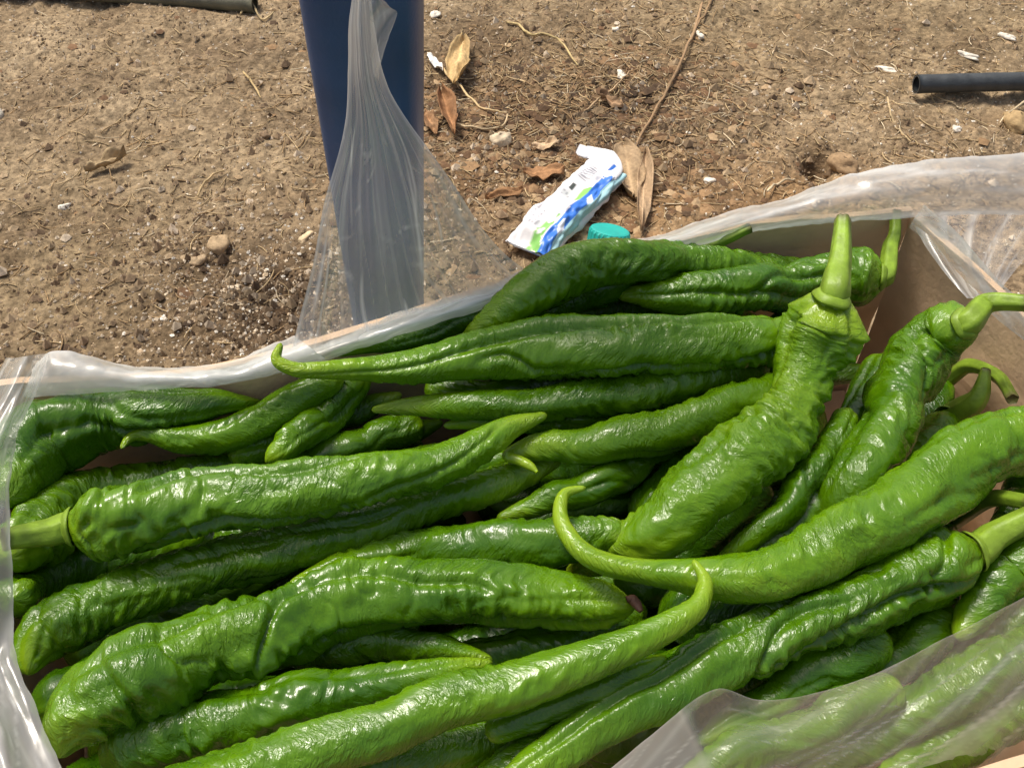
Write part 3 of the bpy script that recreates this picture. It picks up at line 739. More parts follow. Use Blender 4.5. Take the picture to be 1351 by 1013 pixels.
# gathered corner pulled up in front of the post
Lk = np.array([(384,448),(394,410),(413,340),(428,262),(448,195),(457,150),(459,90),(460,30),(466,-20),(468,-90)], float)
Rk = np.array([(712,352),(672,318),(636,276),(600,222),(562,172),(530,132),(510,98),(497,48),(488,-20),(486,-90)], float)
nt_ = 130; nc = 190
Lp, Rp = spline(Lk, nt_), spline(Rk, nt_)
c = np.linspace(0, 1, nc)[None]
t = np.linspace(0, 1, nt_)[:, None]
basepx = np.interp(np.linspace(0, 1, nc), np.linspace(0, 1, 5), [0, .25, .5, .75, 1])
bot = spline(np.array([(384,466),(430,458),(500,441),(560,421),(630,394),(712,366)], float), nc)
px = Lp[:, :1] * (1 - c) + Rp[:, :1] * c
py = Lp[:, 1:] * (1 - c) + Rp[:, 1:] * c
sag = (1 - t) ** 2.0
line = Lp[0, 1] * (1 - c) + Rp[0, 1] * c
py = py + sag * (np.interp(px, bot[:, 0], bot[:, 1]) - line) * 1.0
rimy = np.interp(px, np.array(back_px)[:, 0], U(*np.array(back_px, float).T, ZR)[:, 1])
yk = YP - .014
ypl = (rimy - .010) * (1 - t ** .7) + yk * t ** .7
wfrac = np.clip((Rp[:, :1] - Lp[:, :1]) / 330, 0, 1)
fold_c = c * 1.0
disp = (.007 * noise(c * 4 + .4 * t, t * 1.0, 1.3, 71) + .0028 * noise(c * 11 + .6 * t, t * 1.6, 2.3, 72) + .0010 * noise(c * 28, t * 2.5, 3.3, 73)) * np.sqrt(wfrac) * (.25 + .75 * np.sin(np.pi * np.clip(t * .9 + .1, 0, 1)))
bulge = .012 * np.sin(np.pi * c) * sstep(.4, .75, t)
T3 = UY(px, py, ypl - disp - bulge)
fd = .30 * streak(c * 7 + .9 * noise(c * 3, t * 2, 0, 7), 81, 10) * sstep(.1, .3, t) + .22 * streak(c * 23 + noise(c * 4, t * 3, 0, 8), 82, 12) + .05 * streak(c * 47, 83, 10)
fd = fd + .30 * np.exp(-(c / .02) ** 2) + .25 * np.exp(-((1 - c) / .015) ** 2) + .25 * np.exp(-(t / .03) ** 2) + .22 * sstep(.55, .9, t)
# horizontal pinch marks
fd = fd + .30 * np.exp(-(((px - 560) / 14) ** 2)) * streak(py / 26.0, 84, 8) * sstep(250, 280, py) * sstep(400, 370, py)
fd = fd * .8 + .5 * creases(c * (1 - .0 * t), t, 24, 201, 1.2, 1.95, .06, .30, .006, 1.3) + .25 * creases(c, t, 22, 202, -.7, .7, .02, .07, .005, 1.3)
film('gathered_corner', T3, .20, fd, 31, .0002)
# loose flap of the knot
ff = np.linspace(0, 1, 30)[:, None]; gg = np.linspace(0, 1, 14)[None]
fpx = 486 + ff * 6 + gg * (22 + 14 * np.sin(ff * 5)) ; fpy = -10 + ff * 108 + gg * 12 * np.cos(ff * 7)
film('knot_flap', UY(fpx, fpy, yk - .006 - .008 * np.sin(ff * 6 + gg * 3)), .25, .25 * streak(gg * 4 + ff, 85, 5), 33)

# back film standing above the rim, left of the gathered corner
def strip(name, low, high, n1, n2, milk, fold_fn, zl, zh, seed, outfn=None):
    a = spline(np.array(low, float), n1); b = spline(np.array(high, float), n1)
    A = U(a[:, 0], a[:, 1], zl); Bv = b
    v = np.linspace(0, 1, n2)[None, :, None]
    zz = zl + (zh - zl) * v[..., 0]
    pxx = a[:, None, 0] * (1 - v[..., 0]) + b[:, None, 0] * v[..., 0]
    pyy = a[:, None, 1] * (1 - v[..., 0]) + b[:, None, 1] * v[..., 0]
    # upright: depth of the rim point kept along the column
    yy = np.repeat(A[:, None, 1], n2, 1) if outfn is None else outfn(A, v[..., 0])
    P = UY(pxx, pyy, yy)
    u = np.linspace(0, 1, n1)[:, None] * np.ones((1, n2)); vv = np.ones((n1, 1)) * v[0, :, 0][None]
    return film(name, P, milk, fold_fn(u, vv) + .40 * creases(u, vv, 46, seed + 300, -.2, .2, .02, .16, .0026, .07), seed, .0009)

strip('back_panel', [(30,525),(110,519),(200,514),(300,507),(390,486),(430,474)], [(42,486),(66,464),(120,470),(180,482),(290,480),(388,442)], 120, 16, .30,
      lambda u, v: .35 * np.exp(-((v - 1) / .07) ** 2) + .5 * np.exp(-((v - .4) / .3) ** 2) + .3 * streak(u * 6 + v * 1.5, 91, 8) * sstep(.0, .4, v), ZR, ZR, 41,
      lambda A, v: A[:, None, 1] - .003 + .014 * v ** 3)
# right of the gathered corner
strip('back_panel', [(372,494),(420,478),(520,446),(640,406),(700,384),(800,356),(900,330),(1000,305),(1100,294),(1205,288),(1290,283),(1400,285)],
      [(376,458),(425,446),(520,414),(648,376),(705,350),(800,326),(880,306),(960,280),(1040,260),(1110,234),(1200,215),(1290,205),(1420,200)], 220, 24, .33,
      lambda u, v: .30 * np.exp(-((v - 1) / .05) ** 2) + .22 * np.exp(-((v - .35) / .3) ** 2) * sstep(.75, .4, u) + .35 * np.exp(-((v - .05) / .04) ** 2) * sstep(.4, .6, u) + .22 * streak(v * 3.1 + u * 2, 92, 7), ZR, ZR, 43,
      lambda A, v: A[:, None, 1] - .003 + .010 * sstep(.16, .02, np.linspace(0, 1, len(A)))[:, None] + .022 * v ** 3)
# fan of film dragged down at the right corner
fan_top = spline(np.array([(1203,281),(1235,280),(1270,279),(1310,279),(1352,283),(1400,290)], float), 60)
apex = np.array([1300, 396.0])
v = np.linspace(0, 1, 40)[None, :, None]
ap = np.stack([np.linspace(1276, 1312, 60), np.full(60, 394.0)], 1)
mid = np.stack([np.linspace(1206, 1345, 60), np.linspace(318, 345, 60)], 1)
Pp = (1 - v) ** 2 * fan_top[:, None] + 2 * v * (1 - v) * mid[:, None] + v ** 2 * ap[:, None]
zz = ZR - .004 + (-.006) * v[..., 0] + .004 * np.sin(np.linspace(0, 1, 60) * 17)[:, None] * (1 - v[..., 0])
u = np.linspace(0, 1, 60)[:, None]
fd = .5 * np.exp(-((u - .0) / .03) ** 2) + .45 * np.exp(-((u - .22) / .03) ** 2) + .35 * np.exp(-((u - .42) / .035) ** 2) + .3 * streak(u * 8, 94, 6) + .3 * sstep(.6, 1, v[..., 0])
fd = fd + .4 * creases(u, v[..., 0], 18, 207, 1.3, 1.8, .2, .6, .012, 1.0)
film('corner_panel', U(Pp[..., 0], Pp[..., 1], zz), .08, fd, 45)
# right rim roll
strip('right_panel', [(1200,300),(1250,345),(1310,415),(1351,450),(1440,530)], [(1218,270),(1272,316),(1332,384),(1372,412),(1465,490)], 70, 12, .18,
      lambda u, v: .35 * np.exp(-((v - .5) / .12) ** 2) + .3 * np.exp(-((v - 1) / .1) ** 2), ZR, ZR + .006, 46, lambda A, v: A[:, None, 1] - .002 + 0 * v)
# left panel folded over the left rim
li = spline(np.array([(66,466),(46,520),(22,580),(13,650),(15,730),(18,800),(22,870),(46,930),(82,1013),(110,1075)], float), 120)
lo = li + np.stack([np.linspace(-58, -150, 120), np.linspace(6, 12, 120)], 1)
v = np.linspace(0, 1, 30)[None, :, None]
Pp = li[:, None] * (1 - v) + lo[:, None] * v
u = np.linspace(0, 1, 120)[:, None]
zz = ZR + .022 + .016 * np.sin(np.pi * v[..., 0] * .8) + .004 * noise(u * 6, v[..., 0] * 4, 0, 55)
fd = .22 * np.exp(-(v[..., 0] / .05) ** 2) + .40 * streak(v[..., 0] * 5 + u * 1.4, 95, 7) + .45 * np.exp(-((u - .58) / .03) ** 2) * sstep(.25, 0, v[..., 0]) + .15 * sstep(.2, .5, u)
fd = fd + .35 * creases(u, v[..., 0], 40, 205, -.25, .25, .05, .25, .004, .2)
film('left_panel', U(Pp[..., 0], Pp[..., 1], zz), .14, fd, 47, .0008)
# front sheet rising between the peppers and the near wall
hi_ = spline(np.array([(760,1050),(805,1013),(870,960),(944,908),(1000,922),(1060,917),(1150,890),(1250,840),(1351,788),(1430,748)], float), 200)
lo_ = spline(np.array([(800,1130),(850,1125),(910,1110),(980,1095),(1050,1090),(1130,1080),(1220,1060),(1320,1030),(1420,980),(1500,930)], float), 200)
v = np.linspace(0, 1, 60)[None, :, None]
Pp = hi_[:, None] * (1 - v) + lo_[:, None] * v
u = np.linspace(0, 1, 200)[:, None]; vv = v[..., 0]
diag = u * 4.0 + vv * 2.2
peak = np.exp(-((u - .235) / .012) ** 2)
zz = ZR + .045 - .105 * vv + .008 * noise(diag * 1.0, vv * 1.0, 0, 61) * vv + .0016 * noise(diag * 3, vv, 0, 62) + .006 * peak * (1 - vv)
fd = .28 * np.exp(-(vv / .012) ** 2) + .25 * streak(diag * 1.6, 96, 9) + .16 * streak(diag * 4.5, 97, 8) + .22 * peak + .42 * sstep(.26, .2, u)  # left whitening and top-edge line: sky reflection and highlight put into opacity
fd = fd * .8 + .28 * creases(u, vv, 9, 213, -.55, -.35, .2, .5, .012, .5) + .5 * creases(u, vv, 26, 203, -.62, -.30, .06, .30, .0026, .5) + .25 * creases(u, vv, 22, 204, -1.2, 1.2, .02, .08, .003, .5)
film('front_panel', U(Pp[..., 0], Pp[..., 1], zz), .02, fd, 49, .0002)

# ------------------------------------------------------------------ things on the soil
def on_ground(px, py, lift=0.0):
    P = U(px, py, 0.0); z = gh(P[..., 0], P[..., 1]); P = U(px, py, z + lift); return P

def blob(name, px, py, rpx, col, label, cat, squash=(1, .8, .6), seed=1, rough=.35, group=None):
    P = on_ground(px, py); r = rpx * depth(P) / FPX
    nu, nv = 14, 20
    a = np.linspace(0.02, np.pi - .02, nu)[:, None]; b = np.linspace(0, 2 * np.pi, nv, endpoint=False)[None]
    D = np.stack([np.sin(a) * np.cos(b), np.sin(a) * np.sin(b), np.cos(a) * np.ones_like(b)], -1)
    q = 1 + rough * noise(D[..., 0] * 1.6, D[..., 1] * 1.6, D[..., 2] * 1.6 + seed, seed) + rough * .4 * noise(D[..., 0] * 4, D[..., 1] * 4, D[..., 2] * 4, seed + 1)
    rz = seed * 1.7
    Vv = D * q[..., None] * r * np.array(squash)
    Vv = np.stack([Vv[..., 0] * math.cos(rz) - Vv[..., 1] * math.sin(rz), Vv[..., 0] * math.sin(rz) + Vv[..., 1] * math.cos(rz), Vv[..., 2]], -1)
    V = Vv.reshape(-1, 3) + P + [0, 0, r * squash[2] * .35]
    F = [tuple(f) for f in grid_faces(nu, nv, closed_v=True)] + [tuple(range(nv))[::-1], tuple((nu - 1) * nv + j for j in range(nv))]
    cc = np.array(col) * (1 + .2 * noise(V[:, 0] * 300, V[:, 1] * 300, V[:, 2] * 300, seed)[:, None])
    o = mesh_obj(name, V, F, M_ATTR, attrs={'col': np.clip(cc, 0, 1)})
    return tag(o, label, cat, group)

TAN = (.36, .25, .14); PALE = (.62, .54, .42); DK = (.10, .065, .035)
blob('stone', 290, 326, 19, (.40, .29, .17), 'rounded tan stone on the dark gravelly soil left of the blue post', 'stone', seed=3)
blob('stone', 262, 346, 11, (.38, .28, .17), 'small tan stone touching the rounded tan stone', 'stone', seed=4)
blob('stone', -6, 152, 13, (.50, .45, .36), 'pale grey stone half cut off by the left picture edge', 'stone', seed=5)
blob('stone', 660, 188, 15, (.55, .45, .31), 'pale lumpy stone on the litter between plastic bag and torn pack', 'stone', seed=6)
blob('stone', 404, 314, 9, (.60, .46, .28), 'small pale yellowish stone beside the gathered plastic', 'stone', (1.6, .6, .5), seed=8)
blob('soil_clod', 1112, 222, 20, (.33, .22, .12), 'crumbly brown soil clod beside the dark hole', 'clod', seed=9)
blob('soil_clod', 1340, 165, 20, (.40, .28, .14), 'yellowish soil clod below the black hose', 'clod', seed=10)
blob('soil_clod', 350, 180, 8, (.22, .15, .09), 'small dark clod on the open soil', 'clod', seed=12)
chips = [(1277,75,9,(1.5,.6,.4),'white angular chip on the soil above the black hose'), (1170,93,9,(.6,1.4,.4),'pale upright chip left of the black hose end'),
         (936,240,7,(1,.8,.5),'small white chip near the film edge'), (573,20,8,(1,.8,.4),'small white chip at the right side of the blue post'),
         (908,176,5,(1,.8,.5),'tiny white chip right of the twig'), (820,100,8,(1.2,.7,.4),'pale cream chip among the dark litter'),
         (812,40,5,(1,.8,.5),'tiny white chip on open soil left of the twig'), (923,48,7,(1.3,.6,.5),'white chip lying beside the upper twig'),
         (86,274,7,(1.2,.7,.5),'white chip on the plain soil at the left'), (216,422,6,(1,.8,.6),'white grain in the dark gravel'),
         (1262,172,6,(1,1,.6),'white chip just below the black hose'), (1328,50,8,(1.4,.6,.4),'pale flat chip high above the black hose')]
for k, (x, y, r, sq, lab) in enumerate(chips):
    blob('chip', x, y, r, (.72, .66, .55), lab, 'chip', sq, 20 + k, .45, 'pale chips scattered on the soil')

# black hose
def hose(name, p0, p1, rpx, mat, label, hollow=True, lift=1.0):
    A = on_ground(*p0); Bq_ = on_ground(*p1); r = rpx * depth(A) / FPX
    A[2] = r * lift + .001; Bq_[2] = r * lift + .001
    far_ = A + (Bq_ - A) * 2.2
    n = 60
    P = A + np.outer(np.linspace(0, 1, n), far_ - A)
    P[:, 0:2] += (.004 * np.sin(np.linspace(0, 2.5, n)))[:, None] * np.array([0, 1])
    m = 28
    Vo, Fo = tube(P, r, m, lambda s, th: 1 + .012 * np.cos(s * 700))
    Vi, Fi = tube(P[:12], r * .80, m)
    Vx = np.vstack([Vo, Vi]); o_ = len(Vo)
    F = [tuple(f) for f in Fo] + [tuple(int(i) + o_ for i in f[::-1]) for f in Fi]
    F += [(j, o_ + j, o_ + (j + 1) % m, (j + 1) % m) for j in range(m)]
    F.append(tuple((n - 1) * m + j for j in range(m))); F.append(tuple(o_ + 11 * m + j for j in range(m))[::-1])
    return tag(mesh_obj(name, Vx, F, mat), label, 'hose')
hose('hose', (1203, 128), (1351, 131), 12, M_HOSE, 'black plastic hose with an open end lying on the soil')
o = hose('hose', (338, 14), (125, 8), 12, M_OLIVE, 'dull olive hose lying on the soil left of the blue post')

# dry leaves
def leaf(px0, py0, px1, py1, wpx, col, label, seed, curl=.006, name='dry_leaf', lift=.004, rib=True):
    A = on_ground(px0, py0, lift); Bv = on_ground(px1, py1, lift)
    ax = Bv - A; L = np.linalg.norm(ax); ax /= L; sd = np.cross([0, 0, 1.], ax); sd /= np.linalg.norm(sd)
    wv = wpx * depth(A) / FPX
    nu, nv = 26, 13
    u = np.linspace(0, 1, nu)[:, None]; v = np.linspace(-1, 1, nv)[None]
    wd = wv * np.sin(np.pi * np.clip(u * .96 + .02, 0, 1)) ** .75 * (1 + .18 * noise(u * 7, v, seed, seed))
    off = sd[None, None] * (wd * v)[..., None]
    z = curl * (v ** 2) * (.6 + .5 * noise(u * 3, v * .8, seed, seed + 1)) + .003 * noise(u * 6, v * 2, seed, seed + 2) + .004 * np.sin(u * 3 + seed) - .0012 * np.exp(-(v / .1) ** 2)
    base = A + ax * (u * L)[..., None] + off
    top = base + np.stack([0 * z, 0 * z, np.abs(z)], -1)
    bot_ = top - [0, 0, .0006]
    V = np.concatenate([top.reshape(-1, 3), bot_.reshape(-1, 3)])
    Fa = grid_faces(nu, nv); F = [tuple(f) for f in Fa] + [tuple(int(i) + nu * nv for i in f[::-1]) for f in Fa]
    edge = [i * nv for i in range(nu)] + [(nu - 1) * nv + j for j in range(1, nv)] + [i * nv + nv - 1 for i in range(nu - 2, -1, -1)] + [j for j in range(nv - 2, 0, -1)]
    for a_, b_ in zip(edge, edge[1:] + edge[:1]): F.append((b_, a_, a_ + nu * nv, b_ + nu * nv))
    vein = np.exp(-(np.abs(np.sin(u * 16 - np.abs(v) * 4)) / .25) ** 2) * .18
    cc = np.array(col)[None, None] * (1 + .25 * noise(u * 5, v * 2, seed, seed + 5) + vein)[..., None]
    if rib: cc = cc * (1 + .5 * np.exp(-(v / .12) ** 2))[..., None]
    cc = np.tile(cc.reshape(-1, 3), (2, 1))
    return tag(mesh_obj(name, V, F, M_ATTR, attrs={'col': np.clip(cc, 0, 1)}), label, 'leaf')
leaf(822, 192, 836, 262, 20, (.34, .24, .14), 'broad tan dead leaf lying against the torn pack', 51, .006)
leaf(852, 205, 846, 306, 10, (.36, .25, .15), 'narrow curled brown dead leaf right of the broad tan one', 52, .010)
leaf(612, 52, 598, 112, 15, (.46, .32, .15), 'upright straw-coloured husk by the blue post', 53, .012, lift=.010)
leaf(564, 74, 584, 94, 6, (.80, .78, .72), 'small white scrap beside the straw-coloured husk', 54, .004, name='paper_scrap', rib=False)
leaf(700, 196, 738, 190, 9, (.50, .36, .22), 'small pale tan leaf flake on the litter above the torn pack', 55, .004)
leaf(582, 120, 600, 180, 12, (.25, .13, .06), 'reddish brown curled leaf close to the gathered plastic', 56, .010)
leaf(560, 150, 576, 178, 9, (.28, .16, .08), 'small rusty leaf next to the gathered plastic edge', 57, .006)
leaf(790, 130, 822, 142, 9, (.25, .16, .09), 'crumpled brown leaf in the dark litter beside the twig', 58, .008)
leaf(690, 232, 745, 226, 14, (.28, .15, .07), 'flat rust-brown leaf behind the torn pack', 59, .004)
leaf(640, 262, 690, 252, 10, (.24, .13, .06), 'dark rusty leaf at the gathered plastic edge behind the torn pack', 60, .005)
leaf(112, 226, 168, 206, 10, (.34, .25, .14), 'withered tan leaf alone on the open soil', 61, .010)

# twig and straws
def stalk(name, pts, r, col, label, cat, seed, lift=.004, group=None):
    sp = spline(np.array(pts, float), 40); P = on_ground(sp[:, 0], sp[:, 1], 0)
    tt = np.linspace(0, 1, 40)
    P[:, 2] = P[:, 2].mean() * .5 + np.interp(tt, [0, 1], [P[0, 2], P[-1, 2]]) * .5 + lift + .002 * noise(tt * 4, 0, seed, seed)
    V, F = capped_tube(P, r * np.interp(tt, [0, .1, .9, 1], [.8, 1, .75, .4]), 8, lambda s, th: 1 + .15 * noise(s * 30, th, seed, seed))
    cc = np.array(col) * (1 + .3 * noise(np.arange(len(V)) * .02, 0, seed, seed)[:, None])
    return tag(mesh_obj(name, V, F, M_ATTR, attrs={'col': np.clip(cc, 0, 1)}), label, cat, group)
stalk('twig', [(926,8),(912,55),(892,100),(868,145),(842,190),(826,222)], .0016, (.34, .22, .12), 'long thin brown twig slanting down to the broad tan leaf', 'twig', 1)
stalk('twig', [(940,0),(930,22),(918,40)], .0014, (.26, .17, .09), 'short brown twig branching beside the long thin twig', 'twig', 2)
stalk('straw', [(580,90),(600,118),(640,148),(668,155)], .0012, (.52, .38, .20), 'curved pale straw trailing from the white scrap', 'straw', 3)
stalk('straw', [(600,168),(630,174),(664,170),(670,156)], .0011, (.52, .40, .24), 'pale straw hooked below the curved straw', 'straw', 4)
stalk('straw', [(668,32),(684,36),(700,52),(735,62),(762,90)], .0013, (.50, .38, .18), 'kinked yellow straw on the soil above the litter', 'straw', 5)
stalk('straw', [(1168,138),(1178,160),(1200,192)], .0010, (.48, .36, .2), 'thin straw under the open hose end', 'straw', 6)
stalk('straw', [(1010,262),(1025,245),(1048,240)], .0012, (.55, .44, .28), 'curled pale straw at the film edge by the hole', 'straw', 7)
stalk('straw', [(262,262),(280,238),(300,228)], .0010, (.46, .34, .18), 'thin straw standing on the open soil left of the post', 'straw', 8)
stalk('straw', [(322,100),(335,118),(345,134)], .0012, (.48, .35, .17), 'short yellow straw high on the soil left of the post', 'straw', 9)
stalk('straw', [(770,150),(800,130),(830,100)], .0010, (.40, .28, .16), 'straight thin straw across the dark litter', 'straw', 10)
stalk('straw', [(318,22),(330,8),(345,28),(362,18)], .0012, (.50, .38, .2), 'bent straw tuft beside the top of the blue post', 'straw', 11)
stalk('straw', [(1350,140),(1330,152),(1318,165)], .0011, (.55, .44, .28), 'pale straw leaning on the yellowish clod', 'straw', 12)

# torn printed pack: crushed sleeve with a folded neck
A = on_ground(694, 330, .010); Bv = on_ground(800, 222, .012)
ax = Bv - A; L = np.linalg.norm(ax); ax /= L; sd = np.cross([0, 0, 1.], ax); sd /= np.linalg.norm(sd); up_ = np.cross(ax, sd)
nu, nv = 120, 120
u = np.linspace(0, 1, nu)[:, None]; th = np.linspace(0, 2 * np.pi, nv, endpoint=False)[None]
hw = 31 * depth((A + Bv) / 2) / FPX * (1 - .10 * u + .05 * noise(u * 4, 0, 1, 2)); ht = .011 * (1 - .5 * u) * (1 + .3 * noise(u * 5, 1, 1, 3)) * (.06 + .94 * sstep(0, .14, u))
ex = .7
cs = np.sign(np.cos(th)) * np.abs(np.cos(th)) ** ex; sn = np.sign(np.sin(th)) * np.abs(np.sin(th)) ** ex
crum = .0016 * np.abs(noise(u * 5, np.cos(th) * 1.5, np.sin(th) * 1.5, 24)) + .0022 * noise(u * 7, np.cos(th) * 2, np.sin(th) * 2, 14) + .0012 * noise(u * 16, np.cos(th) * 4, np.sin(th) * 4, 15)
pos = A + ax * (u * L)[..., None] + sd * ((hw + crum) * cs)[..., None] + up_ * ((ht + crum * 1.5) * sn)[..., None]
side = (-cs * np.ones_like(u))                         # +1 = lower right edge, -1 = upper left edge
top = (sn > -.2) * np.ones_like(u)
col = np.ones((nu, nv, 3)) * np.array([.80, .79, .80])
uu = u * np.ones_like(th)
def paint(mask, c_): col[mask] = c_
wob = .06 * noise(uu * 6, side * 2, 0, 77)
paint((side + wob > .42), (.04, .17, .62))
paint((side + wob > .58) & (np.sin(uu * 18 + side * 5) > .75), (.75, .80, .88))
paint((side + wob > .88), (.35, .58, .62))
paint((side > -.05) & (side + wob < .42) & (uu < .33) & (noise(uu * 14, side * 7, 0, 78) > -.15), (.22, .50, .12))
paint((side > .02) & (side < .40) & (np.abs(uu - .62) < .075 + .1 * (side - .2)), (.22, .52, .10))
paint((side > -.62) & (side < .0) & (uu > .74) & (uu < .92) & (np.sin(uu * 260) > -.1), (.30, .30, .33))
paint((side > -.45) & (side < -.30) & (uu > .62) & (uu < .68), (.08, .09, .08))
paint((np.abs((side * 9) % 1 - .5) < .16) & (side < -.25) & (uu > .15) & (uu < .58) & (noise(uu * 60, np.floor(side * 9), 0, 79) > .05), (.45, .44, .47))
paint(top < .5, (.72, .72, .74))
pack = empty('torn_pack', (A + Bv) / 2 * [1, 1, 0])
tag(pack, 'torn white, green and blue printed wrapper with a folded end, lying on dead leaves', 'wrapper')
V = pos.reshape(-1, 3); F = [tuple(f) for f in grid_faces(nu, nv, closed_v=True)] + [tuple(range(nv))[::-1], tuple((nu - 1) * nv + j for j in range(nv))]
mesh_obj('sleeve', V, F, M_PRINT, pack, attrs={'col': col.reshape(-1, 3)})
# folded neck
nk = spline(np.array([(786,238,25),(800,222,21),(801,210,15),(788,204,11),(772,200,11),(762,196,9)], float), 40)
P = on_ground(nk[:, 0], nk[:, 1], .013); r = nk[:, 2] * depth(P) / FPX
T, N, B = frames(P); th1 = np.linspace(0, 2 * np.pi, 28, endpoint=False)
uu = np.linspace(0, 1, 40)[:, None]
cr = 1 + .16 * noise(uu * 8, np.cos(th1)[None] * 1.5, np.sin(th1)[None] * 1.5, 5)
V = P[:, None] + (r[:, None] * cr)[..., None] * (np.cos(th1)[None, :, None] * N[:, None] * .28 + np.sin(th1)[None, :, None] * B[:, None])
F = [tuple(f) for f in grid_faces(40, 28, closed_v=True)] + [tuple(range(28))[::-1], tuple(39 * 28 + j for j in range(28))]
cc = np.ones((40, 28, 3)) * np.array([.80, .80, .80]); 
mesh_obj('folded_end', V.reshape(-1, 3), F, M_PRINT, pack, attrs={'col': cc.reshape(-1, 3)})

# teal bottle cap, lying tilted
P0 = on_ground(803, 314, .012); rc = 27 * depth(P0) / FPX
axc = np.array([.15, .35, .92]); axc /= np.linalg.norm(axc); n0 = np.cross(axc, [1, 0, 0]); n0 /= np.linalg.norm(n0); b0 = np.cross(axc, n0)
th2 = np.linspace(0, 2 * np.pi, 96, endpoint=False)
prof = [(.80, -.55, 0), (.80, .42, 0), (.0001, .42, 0)][::-1] if False else None
rings = [(.0, .36), (.82, .36), (.84, -.5), (1.0, -.5), (1.0, .30), (.95, .42), (.86, .46), (.0, .46)]
V = []
for k, (q, h) in enumerate(rings):
    rib = 1 + (.025 * np.sign(np.sin(th2 * 24)) if k in (3, 4) else 0)
    V.append(P0 + axc * (h * rc) + np.outer(np.cos(th2) * q * rc * rib, n0) + np.outer(np.sin(th2) * q * rc * rib, b0))
V = np.array(V)
cap_o = mesh_obj('bottle_cap', V.reshape(-1, 3), grid_faces(len(rings), 96, closed_v=True), M_TEAL, smooth=False)
tag(cap_o, 'teal plastic bottle cap on the soil beside the torn pack', 'bottle cap')

# ------------------------------------------------------------------ loose soil: crumbs, grit, fibres, litter
def dens(xy):
    x, y = xy[:, 0], xy[:, 1]
    return x, y
def scatter(n, clusters, base):
    """points in the seen soil: base share even, the rest round the given picture points."""
    out = []
    nb = int(n * base)
    out.append(np.c_[rng.uniform(-.62, .62, nb), rng.uniform(.40, 1.12, nb)])
    tot = sum(c_[3] for c_ in clusters) or 1
    for (x, y, s_, w) in clusters:
        g = G(x, y); k = int((n - nb) * w / tot)
        out.append(np.c_[rng.normal(g[0], s_, k), rng.normal(g[1], s_, k)])
    P = np.vstack(out)
    # keep clear of the box footprint
    rel = P - cL[:2]; a = rel @ e1[:2]; b = rel @ e2n[:2]
    Pb = np.interp(P[:, 0], back[:, 0], back[:, 1])
    keep = ~((P[:, 1] < Pb + .012) & (P[:, 0] > back[0, 0] - .01) & (P[:, 0] < nearR[0] + .02))
    return P[keep]

def pieces(name, P2, size, colfn, label, cat, flat=1.0):
    base = np.array([(0, 0, 1), (.9, 0, .1), (.25, .85, 0), (-.75, .5, .1), (-.7, -.55, -.1), (.3, -.85, .05), (0, 0, -1)], float)
    tri = np.array([(0,1,2),(0,2,3),(0,3,4),(0,4,5),(0,5,1),(6,2,1),(6,3,2),(6,4,3),(6,5,4),(6,1,5)])
    n = len(P2); k = len(base)
    s_ = size(n)[:, None, None] * rng.uniform(.6, 1.25, (n, 1, 3)) * np.array([1, 1, flat])
    V = base[None] * (1 + rng.uniform(-.28, .28, (n, k, 3))) * s_
    a = rng.uniform(0, 6.28, n); ca, sa = np.cos(a)[:, None], np.sin(a)[:, None]
    V = np.stack([V[..., 0] * ca - V[..., 1] * sa, V[..., 0] * sa + V[..., 1] * ca, V[..., 2]], -1)
    z = gh(P2[:, 0], P2[:, 1]) + s_[:, 0, 2] * .15
    V = V + np.c_[P2, z][:, None]
    F = (tri[None] + (np.arange(n) * k)[:, None, None]).reshape(-1, 3)
    cc = np.repeat(colfn(n, P2), k, 0)
    o = mesh_obj(name, V.reshape(-1, 3), F, M_ATTR, smooth=False, attrs={'col': np.clip(cc, 0, 1)})
    return tag(o, label, cat, kind='stuff')

def mixcol(cols, w):
    cols = np.array(cols)
    def f(n, P2):
        c_ = cols[rng.choice(len(cols), n, p=np.array(w) / sum(w))]
        dk = 1 - .55 * np.clip(gauss(P2[:, 0], P2[:, 1], G(330, 410), .09, .075) + .8 * gauss(P2[:, 0], P2[:, 1], G(760, 140), .11, .08), 0, 1) * (cols.max() < .6)
        return c_ * rng.uniform(.75, 1.25, (n, 1)) * dk[:, None]
    return f
def patchy(P):
    m_ = sstep(-.45, .5, fbm(P[:, 0] * 11, P[:, 1] * 11, .2, 44, 2)); return P[rng.random(len(P)) < .25 + .75 * m_]
SOILC = mixcol([(.15, .10, .06), (.27, .19, .115), (.38, .28, .17), (.54, .44, .32)], [3, 5, 5, 2.4])
pieces('soil_crumbs', patchy(scatter(75000, [(330,400,.08,3),(690,150,.10,2),(840,110,.10,2)], .8)), lambda n: .0005 + .0016 * rng.random(n) ** 4,
       SOILC, 'fine crumbs of dry brown soil all over the ground', 'soil')
pieces('soil_lumps', patchy(scatter(7500, [(330,400,.08,5),(300,350,.1,1),(690,150,.08,2),(840,110,.08,2),(960,250,.14,1),(380,150,.12,1)], .25)), lambda n: .0014 + .0042 * rng.random(n) ** 3.5,
       SOILC, 'larger lumps of brown soil thick beside the blue post and litter', 'soil')
pieces('pale_grit', scatter(7000, [(330,410,.06,9),(150,300,.12,1),(1000,270,.16,1.5),(1250,150,.10,1.2)], .5), lambda n: .0007 + .0016 * rng.random(n) ** 3,
       mixcol([(.62, .52, .38), (.75, .70, .60), (.52, .40, .26)], [4, 2, 4]), 'pale grains of grit sprinkled over the soil', 'grit')
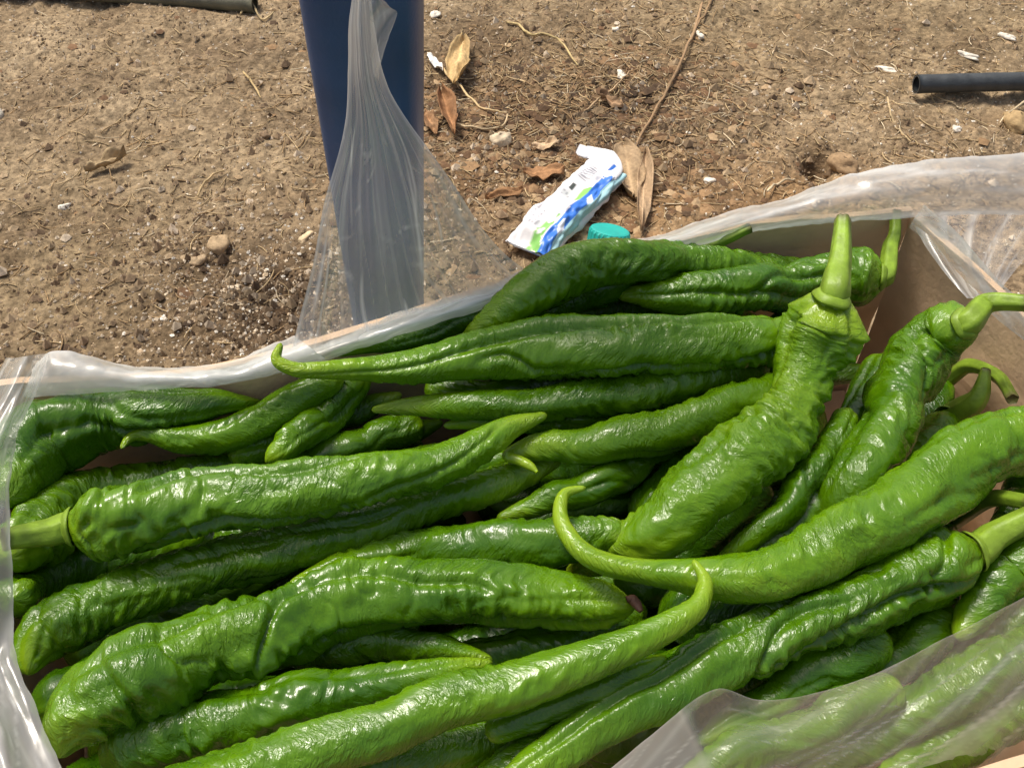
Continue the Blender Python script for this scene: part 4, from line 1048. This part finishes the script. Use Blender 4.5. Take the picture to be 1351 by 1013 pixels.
pieces('leaf_litter', scatter(2600, [(690,170,.06,3),(830,120,.05,3),(760,220,.05,2),(900,270,.08,1.5),(590,150,.03,1),(860,290,.05,1)], .10), lambda n: .0025 + .005 * rng.random(n) ** 2,
       mixcol([(.16, .09, .045), (.26, .16, .08), (.36, .25, .14), (.09, .055, .03)], [4, 4, 2, 2]), 'broken bits of brown leaf litter around the torn pack', 'litter', .22)
# fibres
def fibres():
    P2 = scatter(4600, [(690,150,.09,3),(850,100,.09,3),(1000,250,.15,2),(250,220,.12,1.5),(1200,150,.12,1)], .35)
    n = len(P2); a = rng.uniform(0, 6.28, n); L = .004 + .024 * rng.random(n) ** 2.2; r = rng.uniform(.00025, .0006, n)
    k = 5; tt = np.linspace(-.5, .5, k)
    bend = rng.uniform(-.35, .35, n)
    xx = tt[None] * L[:, None]; yy = bend[:, None] * L[:, None] * (tt[None] ** 2) * 2
    cx = P2[:, :1] + xx * np.cos(a)[:, None] - yy * np.sin(a)[:, None]; cy = P2[:, 1:] + xx * np.sin(a)[:, None] + yy * np.cos(a)[:, None]
    cz = gh(P2[:, 0], P2[:, 1])[:, None] + .0012 + rng.uniform(-.1, .25, n)[:, None] * xx
    nx, ny = -np.sin(a)[:, None], np.cos(a)[:, None]
    rr = r[:, None]
    V = np.stack([np.stack([cx + nx * rr * o1, cy + ny * rr * o1, cz + rr * o2], -1) for o1, o2 in ((1, -.6), (-1, -.6), (0, 1.1))], 2)
    V = V.reshape(-1, 3)
    F = []
    b = (np.arange(n) * k * 3)[:, None]
    for q in range(k - 1):
        for j in range(3):
            F.append(b + np.array([q * 3 + j, (q + 1) * 3 + j, (q + 1) * 3 + (j + 1) % 3, q * 3 + (j + 1) % 3])[None])
    F = np.concatenate(F)
    cc = np.repeat(mixcol([(.48, .36, .2), (.34, .23, .12), (.6, .5, .34)], [4, 4, 1])(n, P2), k * 3, 0)
    tag(mesh_obj('straw_fibres', V, F, M_ATTR, attrs={'col': np.clip(cc, 0, 1)}), 'short straw and root fibres scattered on the soil', 'fibres', kind='stuff')
fibres()
